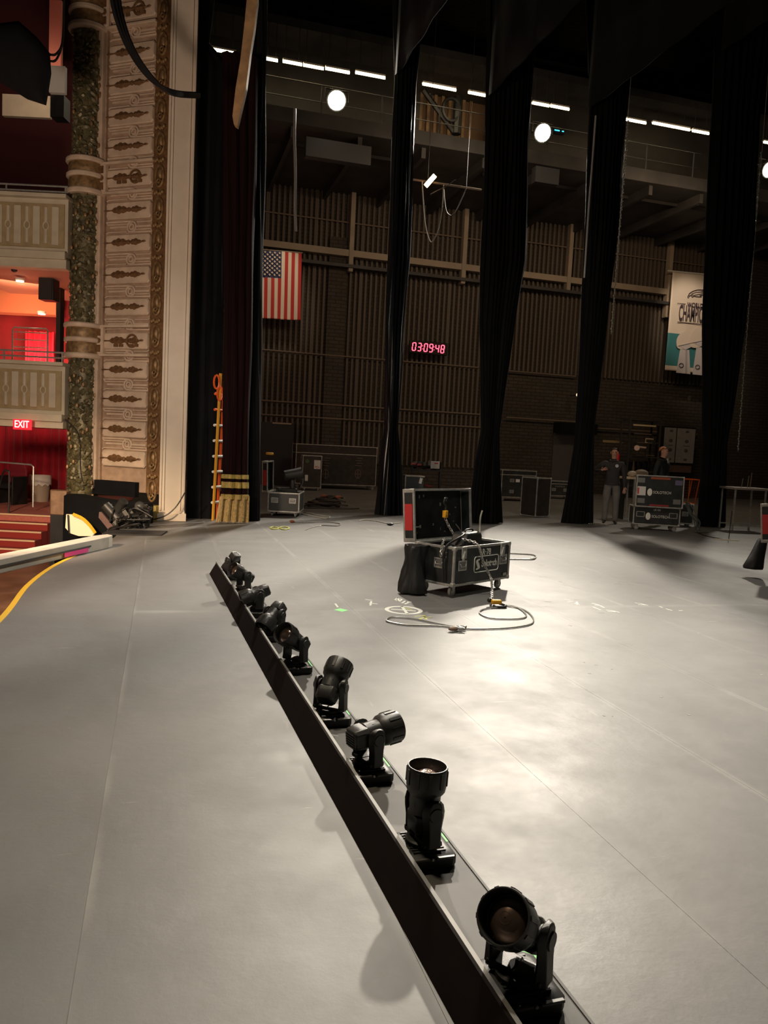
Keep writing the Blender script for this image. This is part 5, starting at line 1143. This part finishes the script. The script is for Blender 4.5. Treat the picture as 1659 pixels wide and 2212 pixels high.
t = empty('glass_bottle', tb+_R0*-.12+H0*.1, 0, 'dark bottle behind the pale cloth bundle on the low table', 'bottle'); t.location.z = zt+.03; MB().lathe([(.035, 0), (.04, .02), (.04, .24), (.015, .32), (.015, .42), (.018, .43)], 14).build('bottle_body', mat('brown_glass', (.10, .06, .03), .2), t)
# pale trestle at the right
c6 = PD(1606, 1098, 19.0); t = empty('trestle_table', (c6.x, c6.y, 0), -YAW+.1, 'pale metal trestle table behind the rightmost drape', 'table')
zt = PD(1606, 1055, 19.0).z
MB().box((0, 0, zt), (.95, .7, .05)).build('table_top', mat('worn_table_top', (.35, .30, .25), .5), t, smooth=False)
for sx in (-.42, .36):
    for sy in (-.3, .3): MB().box((sx, sy, zt/2), (.035, .035, zt)).build('leg', M_ALU, t, smooth=False)
for sy in (-.3, .3): MB().box((0, sy, .12), (.80, .03, .03)).build('stretcher', M_ALU, t, smooth=False)
mb = MB(); [mb.cyl((x, 0, zt+.02), (x+.02, 0, zt+h_), .012, n=5) for x, h_ in ((.05, .32), (.12, .40), (-.1, .25))]; o = mb.build('upright_rods', M_COND, t)
# right edge open case with bag
c7 = G(1757, 1264, 0)+H0*.2
r, Lm7, L7 = flight_case('flight_case', (c7.x, c7.y, 0), .50-YAW, .84, .56, .42, 'open flight case cut by the right edge of the picture', 'flight cases on casters', handles=((0, 'l', .5),), lid=(.55, .15, .12, True), closed=False, ch=.12)
bg = G(1628, 1246, 0); bg.z = .10
rs = []
for q, (z, x, wx) in enumerate(((.02, -.02, .13), (.05, -.02, .14), (.16, .02, .115), (.30, .06, .09), (.42, .09, .07), (.46, .10, .05))):
    rs.append([(x+math.cos(t)*wx*(1+.08*math.sin(3*t+z*6)), math.sin(t)*wx*.9*(1+.09*math.sin(5*t+z*8)), z) for t in [2*PI*j/28 for j in range(28)]])
r = empty('chain_bag', bg, 0, 'black cloth chain bag hanging from the case at the right edge', 'bag'); MB().rings(rs).build('bag_body', mat('black_canvas', (.014, .014, .014), .55), r, ang=80)
# tape-marked cable end and thin rod
p = G(1569, 1166, .012); o = MB().box((0, 0, 0), (.50, .05, .024)).build('pale_batten', mat('cream_paint', (.80, .75, .60), .5), loc=p, rot=(0, 0, -YAW-.1), smooth=False); tag(o, 'short pale batten lying on the floor before the rightmost drape', 'batten')
p = G(1577, 1167, 0); r = empty('stand_rod', p, 0, 'thin dark rod on a small foot before the rightmost drape', 'stand'); MB().cyl((0, .04, .01), (.02, .04, .62), .008, n=6).build('rod_shaft', M_DARK, r); MB().cyl((0, .04, 0), (0, .04, .015), .10, n=16).build('foot', M_DARK, r)
cable('floor_cable', gl([(1505, 1150), (1520, 1156), (1540, 1161), (1560, 1164)]), .010, M_CABLE, 'thin black cable from the lead tangle to the pale batten')

# ================================================================== FLAG, BANNER, CLOCK
V9 = 29.05
def cloth(name, px0, px1, y0a, y0b, y1a, y1b, v, nx, nz, mats, pick, parent, amp=.035):
    A, B, Cc, D_ = PV(px0[0], y0a, v), PV(px1[0], y0b, v), PV(px0[1], y1a, v), PV(px1[1], y1b, v); vs = []; fs = []; idx = []
    for j in range(nz+1):
        for i in range(nx+1):
            s, t = i/nx, j/nz; p = (A*(1-s)+B*s)*(1-t)+(Cc*(1-s)+D_*s)*t
            p.y += amp*math.sin(s*9+t*2)*(.3+t)+amp*.5*math.sin(s*23-t*5)*t; vs.append(p-parent.location)
    for j in range(nz):
        for i in range(nx): a = j*(nx+1)+i; fs.append((a, a+1, a+nx+2, a+nx+1)); idx.append(pick((i+.5)/nx, (j+.5)/nz))
    me = bpy.data.meshes.new(name); me.from_pydata([tuple(q) for q in vs], [], fs)
    for m in mats: me.materials.append(m)
    for k, p in enumerate(me.polygons): p.material_index = idx[k]; p.use_smooth = True
    o = bpy.data.objects.new(name, me); COL.objects.link(o); o.parent = parent; sm = o.modifiers.new('s', 'SOLIDIFY'); sm.thickness = .006; sm.offset = 0
    def at(s, t, dy=-.06): return (A*(1-s)+B*s)*(1-t)+(Cc*(1-s)+D_*s)*t-parent.location+Vector((0, dy, 0))
    return o, at
fr = empty('flag', PV(610, 545, V9), 0, 'large striped flag with white stars hanging vertically beside the dark drape', 'flag')
FW, FR_, FB = mat('flag_white', (.80, .68, .56), .75), mat('flag_red', (.52, .035, .03), .75), mat('flag_blue', (.035, .045, .12), .75)
def fpick(s, t):
    if s < 7/13 and t < .40: return 2
    return 1 if int(s*13) % 2 == (0 if True else 1) else 0
def fpick2(s, t):
    if s < 7/13 and t < .40: return 2
    return 1 if (12-int(s*13)) % 2 == 0 else 0
fo, fat = cloth('flag_cloth', (557, 555), (652, 649), 538, 546, 687, 692, V9, 52, 60, [FW, FR_, FB], fpick2, fr)
sm_ = MB()
for row in range(9):
    for q in range(6 if row % 2 == 0 else 5):
        s = (7/13)*((row+.9)/9.8); t = .40*((q+.6)/6.2+(.08 if row % 2 else 0)); c = fat(s, t, -.075); R1 = .052
        ps = [(c.x+(R1 if k % 2 == 0 else R1*.42)*math.cos(PI/2+k*PI/5), c.z+(R1 if k % 2 == 0 else R1*.42)*math.sin(PI/2+k*PI/5)) for k in range(10)]
        sm_.rings([[(x, c.y, z) for x, z in ps], [(x, c.y+.035, z) for x, z in ps]])
o = sm_.build('stars', FW, fr, smooth=False)
a = fat(-.02, 0, 0); b = fat(1.02, 0, 0); MB().cyl(a, b, .022, n=8).build('flag_pole', M_BEAM, fr)
for s in (.1, .9): MB().cyl(fat(s, 0, 0), fat(s, 0, 0)+Vector((0, .5, .25)), .008, n=5).build('hanger', M_GAL, fr)

br = empty('sports_banner', PV(1490, 590, V9), 0, 'tall white and teal championship banner half behind the rightmost drape', 'banner')
BW, BT, BS, BD_ = mat('banner_white', (.78, .66, .55), .7), mat('banner_teal', (.05, .22, .24), .7), mat('banner_silver', (.62, .57, .58), .7), mat('banner_dark', (.075, .05, .065), .7)
bo, bat = cloth('banner_cloth', (1453, 1437), (1556, 1543), 588, 598, 799, 810, V9, 20, 60, [BW, BT], lambda s, t: 1 if .61 < t < .955 else 0, br, .02)
Bx = (bat(1, .3)-bat(0, .3)); bw = Bx.length; bh = abs(bat(0, 1).z-bat(0, 0).z); slope = math.atan2(Bx.z, Bx.x)
def BM(s, t, dy=-.05): return Matrix.Translation(bat(s, t, dy)) @ Matrix.Rotation(-slope, 4, 'Y') @ FRONT
text('banner_word', 'WORLD', .27, BD_, br, BM(.50, .315), .004, .80, .004); text('banner_word', 'CHAMPIONS', .95, BD_, br, BM(.50, .41), .004, .295, .014)
for s0, s1 in ((.13, .30), (.70, .87)): a, b = bat(s0, .31, -.05), bat(s1, .31, -.05); MB().cyl(a, b, .012, n=4).build('printed_rule', BD_, br)
a, b = bat(.16, .50, -.05), bat(.84, .50, -.05); MB().cyl(a, b, .015, n=4).build('printed_rule', BD_, br)
def bpoly(name, pts, m, dy): 
    P = [bat(s, t, dy) for s, t in pts]; MB().rings([P, [p+Vector((0, .006, 0)) for p in P]]).build(name, m, br, smooth=False)
# bird-head emblem, lines only
bird = [(.33, .235), (.36, .20), (.42, .175), (.52, .155), (.64, .15), (.70, .155), (.60, .17), (.69, .172), (.60, .19), (.67, .195), (.58, .21), (.62, .22), (.52, .225), (.46, .22), (.42, .235), (.40, .215), (.36, .225), (.35, .245), (.33, .235)]
MB().tube([bat(s, t, -.05) for s, t in bird], .016, 4).build('bird_emblem', BD_, br)
for l in ([(.40, .20), (.50, .18), (.60, .172)], [(.44, .215), (.54, .20), (.60, .192)], [(.40, .212), (.44, .207)]): MB().tube([bat(s, t, -.05) for s, t in l], .012, 4).build('bird_emblem_line', BD_, br)
def bp(x, y): return ((x-(1453-16*(y-588)/211))/104, (y-588)/211)
M_SH = mat('banner_shade', (.42, .38, .42), .7)
for k, (cx_, cy_, La, Sa) in enumerate(((1477, 731, 24, 16), (1508, 721, 30, 18))):
    dy = -.055-.014*k; ca = math.radians(50)
    def el(f, ox=0, oy=0):
        out = []
        for j in range(28):
            t = 2*PI*j/28; u = math.cos(t)*La*f; v_ = math.sin(t)*Sa*f*(1-.25*abs(math.cos(t))**2); out.append(bp(cx_+ox+u*math.cos(ca)+v_*math.sin(ca), cy_+oy-u*math.sin(ca)+v_*math.cos(ca)))
        return out
    bx = cx_-2+3*k; by = cy_+20+2*k
    bpoly('trophy_stand', [bp(bx-8, by), bp(bx+11, by), bp(bx+13, 803), bp(bx-17, 803)], BS, dy)
    bpoly('trophy_facet', [bp(bx+3, by), bp(bx+7, by), bp(bx+6, 803), bp(bx+2, 803)], M_SH, dy-.008)
    bpoly('trophy_ball', el(1), BW, dy-.010)
    bpoly('trophy_shade', [bp(cx_-13, cy_+14), bp(cx_+17, cy_+2), bp(cx_+12, cy_+14), bp(cx_, cy_+21)], BS, dy-.018)
    MB().tube([bat(*bp(cx_-15, cy_+14), dy-.03), bat(*bp(cx_, cy_+9), dy-.03), bat(*bp(cx_+18, cy_+3), dy-.03)], .012, 4).build('trophy_seam', M_SH, br)
    qx, qy = bp(bx-7, 786)
    MB().tube([bat(qx+.045*math.cos(t), qy+.020*math.sin(t), dy-.03) for t in [2*PI*q/10 for q in range(10)]], .014, 4, closed=True).build('trophy_mark', BD_, br)
a = bat(-.10, -.01, 0); b = bat(1.02, -.01, 0); MB().cyl(a, b, .035, n=8).build('banner_pole', M_WHITE, br)
for s in (.04, .9): MB().cyl(bat(s, 0, 0), bat(s, -.06, 0)+Vector((0, .72, 0)), .01, n=5).build('hanger', M_GAL, br)

cp = PV(926, 751.5, 29.3); cr = empty('digital_clock', cp, 0, 'red digital clock reading 03:09:48 on the wing wall', 'clock')
cr.rotation_euler = (0, -math.radians(0.0), 0)
a, b = PV(884, 750, 29.3), PV(966, 754, 29.3); CW = b.x-a.x
MB().box((0, .06, 0), (CW, .12, .50)).build('clock_case', mat('clock_black', (.01, .004, .004), .4), cr, bevel=.02)
EMR = mat('lit_red_segment', (1, .2, .25), .4, emit=(1, .06, .11), estr=5)
SEG = {'0': 'abcdef', '3': 'abcdg', '9': 'abcdfg', '4': 'bcfg', '8': 'abcdefg'}
dw, dh = .13, .30; xs = [-.575, -.365, -.115, .095, .335, .55]
for ch_, x in zip('030948', xs):
    x *= CW/1.5; mb = MB()
    for s in SEG[ch_]:
        cx_, cz_, hor = {'a': (0, .5, 1), 'g': (0, 0, 1), 'd': (0, -.5, 1), 'b': (.5, .25, 0), 'c': (.5, -.25, 0), 'f': (-.5, .25, 0), 'e': (-.5, -.25, 0)}[s]
        L_ = dw if hor else dh/2; sk = .10*cz_*dh
        if hor: mb.box((x+cx_*dw+sk, -.006, cz_*dh), (L_*.8, .012, .032))
        else: mb.box((x+cx_*dw+sk, -.006, cz_*dh), (.032, .012, L_*.86))
    mb.build('digit', EMR, cr, smooth=False)
for x in (-.24, .215):
    mb = MB(); [mb.ball((x*CW/1.5, -.006, z), .014, 6, 4) for z in (-.06, .06)]; mb.build('colon', EMR, cr)
# small lights and fittings on the wall and gallery
p = PV(1248, 853, 29.0); t = empty('wall_lamp', p, 0, 'tiny pale globe lamp beside the third drape on the wall', 'lamp'); MB().ball((0, 0, 0), .07, 10, 8).build('globe', mat('pale_globe', (.9, .8, .6), .4, emit=(1, .8, .5), estr=1.0), t); MB().cyl((0, 0, 0), (0, .6, 0), .03, n=8).build('stem', M_GAL, t)
p = PV(1207, 283, 23.4); t = empty('control_unit', p, 0, 'small gallery unit with two cyan lights right of the middle floodlight', 'device'); MB().box((0, .1, 0), (.45, .15, .12)).build('unit_case', M_DARK, t, bevel=.01)
for x, l in ((-.05, .18), (.16, .06)): MB().box((x, .02, .02), (l, .02, .03)).build('cyan_light', mat('cyan_led', (.1, .8, 1), .4, emit=(.05, .6, .8), estr=2), t, smooth=False)

# hanging pipe with orange lamp
D = 21.0; a, b = PV(893, 388, 20), PV(1040, 404, 20)
r = empty('lighting_pipe', a, 0, 'short horizontal lighting pipe holding the lit orange lamp, between the clock drapes', 'pipe'); MB().cyl((0, 0, 0), Vector((b.x-a.x, 0, 0)), .028, n=8).build('pipe_tube', M_BEAM, r)
for x in (.4, 1.5): MB().cyl((x, 0, 0), (x, 0, 9), .008, n=4).build('suspension_wire', M_GAL, r)
c = PV(929, 391, 19.9); t = empty('pipe_lamp', c, 0, 'lit orange lamp hanging tilted on the short pipe', 'lamp'); Mq = Matrix.Rotation(-.95, 4, 'Y')
MB().box((0, .06, 0), (.42, .14, .14), Matrix.Rotation(-.9, 4, 'Y')).build('lamp_housing', M_FIX2, t, bevel=.02); MB().box((0, -.02, 0), (.40, .03, .12), Matrix.Rotation(-.9, 4, 'Y')).build('lamp_glass', M_EMO, t, bevel=.01); MB().tube([(.05, .06, .0), (.08, .06, .12), (.05, .06, .2)], .015, 5).build('clamp', M_FIX2, t)
def pvs(L_, v): return [PV(x, y, v) for x, y in L_]
cable('looped_cable', pvs([(912, 392), (914, 430), (918, 480), (925, 512), (932, 523), (940, 512), (948, 490), (955, 450), (958, 400)], 19.95), .016, M_ROPE, 'long pale cable loop hanging below the orange lamp')
cable('looped_cable', pvs([(958, 400), (960, 430), (964, 455), (972, 465), (980, 462), (990, 445), (1008, 405)], 19.9), .014, M_RUB, 'short grey cable loop hanging below the lighting pipe')
cable('looped_cable', pvs([(930, 420), (945, 412), (965, 402), (978, 392), (985, 388)], 19.92), .014, M_RUB, 'grey cable rising along the lighting pipe')
cable('hanging_line', pvs([(637, 235), (636, 300), (638, 380), (637, 450), (639, 500)], 19), .035, mat('pale_grey_line', (.42, .42, .40), .35), 'straight pale hanging cable above the flag', k=4, n=8)
def chain_rope(pa, pb, v, lb):
    A = PV(*pa, v); B = PV(*pb, v); n = int((A-B).length/.07); mb = MB()
    for k in range(n):
        c = A+(B-A)*(k/n); mb.ball(c+Vector((.012*math.sin(k*2.1), 0, 0)), (.026, .022, .032), 6, 4)
    mb.cyl(A+Vector((0, 0, 3)), B, .008, n=5); return tag(mb.build('hanging_rope', mat('twisted_pale_rope', (.45, .44, .38), .6)), lb, 'rope')
chain_rope((1357, 262), (1320, 722), 18, 'twisted pale rope hanging between the third drape and the banner')
chain_rope((1644, 330), (1594, 975), 18, 'twisted pale rope hanging at the far right')
cable('hanging_line', pvs([(1287, 250), (1281, 330), (1272, 450), (1262, 600)], 16.0), .022, mat('pale_grey_line', (.42, .42, .40), .35), 'straight pale line along the left edge of the third drape', k=4, n=8)  # thin pale tube set along the drape edge
r = empty('low_cart', PV(440, 1054, 16.8)*Vector((1, 1, 0)), 0, 'dark cart with a pale top rail in the shade beside the ivory pillar', 'cart'); zt = PV(440, 1053, 16.8).z
MB().box((0, 0, zt/2), (.7, .5, zt-.1)).build('cart_body', M_GAL, r, smooth=False); MB().cyl((-.2, -.28, zt), (.33, -.28, zt), .02, n=6).build('top_rail', M_STEEL, r)

# ================================================================== PEOPLE
M_JACK = mat('charcoal_jacket', (.030, .027, .026), .8, bump=.4, bscale=14, var=.2); M_TROU = mat('grey_trousers', (.155, .150, .140), .85, bump=.4, bscale=12, var=.15); M_SHOE = mat('dark_shoes', (.03, .028, .028), .5)
M_JACK2 = mat('black_jacket', (.012, .012, .014), .75, bump=.4, bscale=14); M_HAIR1 = mat('short_dark_hair', (.035, .022, .016), .8); M_HAIR2 = mat('ginger_hair', (.48, .17, .06), .75, bump=.4, bscale=60); M_SHIRT = mat('pale_shirt', (.55, .50, .45), .7)
def person(loc, rz, h, label, lower, jack, hair, headturn, arms, bald=False):
    r = empty('person', loc, rz, label, 'person', None); k = h/1.76
    J = {'pel': (0, 0, .96, .155, .115), 'sp': (0, 0, 1.12, .175, .125), 'ch': (0, .0, 1.32, .190, .125), 'nb': (0, .0, 1.455, .075, .065), 'nk': (0, -.005, 1.52, .052, .055), 'hb': (0, -.015, 1.575, .062, .075), 'hm': (0, -.02, 1.65, .074, .090), 'ht': (0, -.005, 1.715, .055, .068)}
    for s, n in ((1, 'L'), (-1, 'R')):
        J.update({'hp'+n: (s*.095, 0, .88, .10, .105), 'tm'+n: (s*.105, -.005, .70, .095, .098), 'kn'+n: (s*.11, -.015, .49, .076, .078), 'cf'+n: (s*.115, .01, .32, .074, .074), 'an'+n: (s*.12, .01, .10, .066, .068), 'he'+n: (s*.12, .02, .045, .040, .042), 'to'+n: (s*.14, -.15, .035, .042, .030)})
        sh, el, wr, hn = arms[n]
        J.update({'sh'+n: (*sh, .080, .078), 'el'+n: (*el, .060, .060), 'wr'+n: (*wr, .033, .033), 'hd'+n: (*hn, .036, .026)})
    E_ = [('pel', 'sp', 1), ('sp', 'ch', 1), ('ch', 'nb', 1), ('nb', 'nk', 0), ('nk', 'hb', 0), ('hb', 'hm', 0), ('hm', 'ht', 0)]
    for n in 'LR':
        E_ += [('pel', 'hp'+n, 2), ('hp'+n, 'tm'+n, 2), ('tm'+n, 'kn'+n, 2), ('kn'+n, 'cf'+n, 2), ('cf'+n, 'an'+n, 2), ('an'+n, 'he'+n, 3), ('he'+n, 'to'+n, 3), ('ch', 'sh'+n, 1), ('sh'+n, 'el'+n, 1), ('el'+n, 'wr'+n, 1), ('wr'+n, 'hd'+n, 0)]
        wr, hn = Vector(J['wr'+n][:3]), Vector(J['hd'+n][:3]); d_ = (hn-wr).normalized(); sd = d_.cross(Vector((0, 1, 0.3))).normalized()
        for f, (off, ln) in enumerate(((-.030, .065), (-.010, .078), (.010, .075), (.028, .060), (.040, .045))):
            a = hn+sd*off*.9+d_*.02; b = a+d_*ln*.5+sd*(off*.15 if f < 4 else .03); c = b+d_*ln*.45+Vector((0, -.012, 0))
            if f == 4: a = wr+sd*.022+d_*.03; b = a+d_*.035+sd*.028; c = b+d_*.03+sd*.008
            J['f%d0%s' % (f, n)] = (*a, .011, .011); J['f%d1%s' % (f, n)] = (*b, .0095, .0095); J['f%d2%s' % (f, n)] = (*c, .008, .008)
            E_ += [('hd'+n, 'f%d0%s' % (f, n), 0), ('f%d0%s' % (f, n), 'f%d1%s' % (f, n), 0), ('f%d1%s' % (f, n), 'f%d2%s' % (f, n), 0)]
    keys = list(J); idx = {q: i for i, q in enumerate(keys)}
    me = bpy.data.meshes.new('body'); me.from_pydata([tuple(c*k for c in J[q][:3]) for q in keys], [(idx[a], idx[b]) for a, b, _ in E_], [])
    o = bpy.data.objects.new('body_tmp', me); COL.objects.link(o)
    md = o.modifiers.new('skin', 'SKIN'); md.use_smooth_shade = True; md.branch_smoothing = .6
    for i, q in enumerate(keys): me.skin_vertices[0].data[i].radius = (J[q][3]*k, J[q][4]*k); me.skin_vertices[0].data[i].use_root = (q == 'pel')
    sb = o.modifiers.new('sub', 'SUBSURF'); sb.levels = 2; sb.render_levels = 2
    dg = bpy.context.evaluated_depsgraph_get(); bme = bpy.data.meshes.new_from_object(o.evaluated_get(dg)); bpy.data.objects.remove(o, do_unlink=True)
    hc_ = Vector((0, -.02, 1.64))*k
    for v in bme.vertices:      # a nose, brow and chin pushed out of the face
        c = v.co/k
        if c.z > 1.54 and abs(c.x) < .12 and c.y < .02:
            g = math.exp(-((c.x/.014)**2))*math.exp(-(((c.z-1.63)/.020)**2)); v.co.y -= .020*k*g*(1 if c.y < -.06 else 0)
            g = math.exp(-((c.x/.03)**2))*math.exp(-(((c.z-1.565)/.015)**2)); v.co.y -= .010*k*g*(1 if c.y < -.04 else 0)
    for m in (M_SKIN, jack, lower, M_SHOE): bme.materials.append(m)
    segs = [(Vector(J[a][:3])*k, Vector(J[b][:3])*k, m, max(J[a][3], J[b][3])*k) for a, b, m in E_]
    for p in bme.polygons:
        p.use_smooth = True; best = 9; bi = 0; c = p.center
        for a, b, m, rad in segs:
            d_ = b-a; t = max(0, min(1, (c-a).dot(d_)/max(1e-9, d_.dot(d_)))); dist = (c-(a+d_*t)).length/rad
            if dist < best: best = dist; bi = m
        if bi in (1, 2): bi = 2 if (c.z/k < .93 and abs(c.x/k) < .22) else 1
        if bi == 0 and c.z/k < 1.475 and abs(c.x/k) < .14 and c.z/k > 1.4: bi = 1
        if c.z/k > 1.50 and abs(c.x/k) < .12: bi = 0
        p.material_index = bi
    b = bpy.data.objects.new('body', bme); COL.objects.link(b); b.parent = r
    HT = Matrix.Translation(hc_)
    mb = MB(); n = 20; rs = []
    for i in range(9):
        t = PI*.5*i/8*1.05; zz = math.cos(t); rr_ = math.sin(t)
        rs.append([(rr_*math.cos(q)*.080*k, rr_*math.sin(q)*.102*k+.018*k-(.0 if math.sin(q) > -.2 else .0), (.005+zz*.098-(.05*max(0, math.sin(q)) if i > 5 else 0)+(.035 if math.sin(q) < -.3 and i > 5 else 0))*k) for q in [2*PI*j/n for j in range(n)]])
    rs[0] = [(x*.3+0, y, z) for x, y, z in rs[1]]; rs = [[(x, y+(.022*k if True else 0), z+.012*k) for x, y, z in q] for q in rs[:(5 if hair == M_HAIR1 else 7)]]
    mb.rings(rs, M=HT).build('hair', hair, b)
    for s in (-1, 1):
        MB().ball((s*.080*k, .01*k, -.005*k), (.010*k, .020*k, .032*k), 8, 6, HT).build('ear', M_SKIN, b)
        MB().ball((s*.030*k, -.083*k, .010*k), (.012*k, .008*k, .008*k), 8, 6, HT).build('eye', M_DARK, b)
    MB().ball((0, -.088*k, -.055*k), (.024*k, .008*k, .006*k), 8, 5, HT).build('mouth', mat('lips', (.30, .12, .10), .6), b)
    mb = MB(); mb.tube([(.085*k*math.cos(t), .075*k*math.sin(t)-.002, 1.455*k+.01*math.sin(t)) for t in [2*PI*j/18 for j in range(18)]], .020*k, 6, closed=True); mb.build('collar', jack, b)
    rs = [[((.150+e)*k*math.cos(t), (.112+e)*k*math.sin(t), z*k) for t in [2*PI*j/20 for j in range(20)]] for z, e in ((.895, .018), (.90, .028), (.955, .024), (.965, .012))]
    MB().rings(rs, cap=False).build('jacket_hem', jack, b); return r, b, k
p1 = G(1316, 1131, 0)
A1 = {'R': ((-.19, 0, 1.41), (-.40, .03, 1.20), (-.27, -.15, 1.22), (-.20, -.20, 1.25)), 'L': ((.19, 0, 1.41), (.255, .03, 1.13), (.27, -.03, .88), (.275, -.05, .80))}
pr, pb, pk = person((p1.x, p1.y, 0), -math.atan2(p1.x, p1.y)-.0, 1.86, 'person in a charcoal jacket with a white chest badge and grey trousers, standing', M_TROU, M_JACK, M_HAIR1, 0, A1)
MB().cyl((.075*pk, -.118*pk, 1.34*pk), (.075*pk, -.128*pk, 1.34*pk), .038*pk, n=16).build('chest_badge', mat('pale_badge', (.50, .50, .52), .6), pb)
p2 = PD(1424, 1100, 18.9)
A2 = {'R': ((-.19, 0, 1.41), (-.26, .03, 1.13), (-.24, -.08, .88), (-.23, -.10, .80)), 'L': ((.19, 0, 1.41), (.25, .03, 1.13), (.24, -.08, .90), (.23, -.10, .82))}
pr2, pb2, pk2 = person((p2.x, p2.y, 0), -YAW+.75, 1.95, 'person with short ginger hair in a black jacket, looking right behind the lettered case', mat('black_trousers', (.015, .015, .017), .8), M_JACK2, M_HAIR2, 0, A2)
MB().prism([(-.035*pk2, 1.50*pk2), (.035*pk2, 1.50*pk2), (0, 1.40*pk2)], .108*pk2, .118*pk2, FRONT).build('shirt_front', M_SHIRT, pb2, smooth=False)
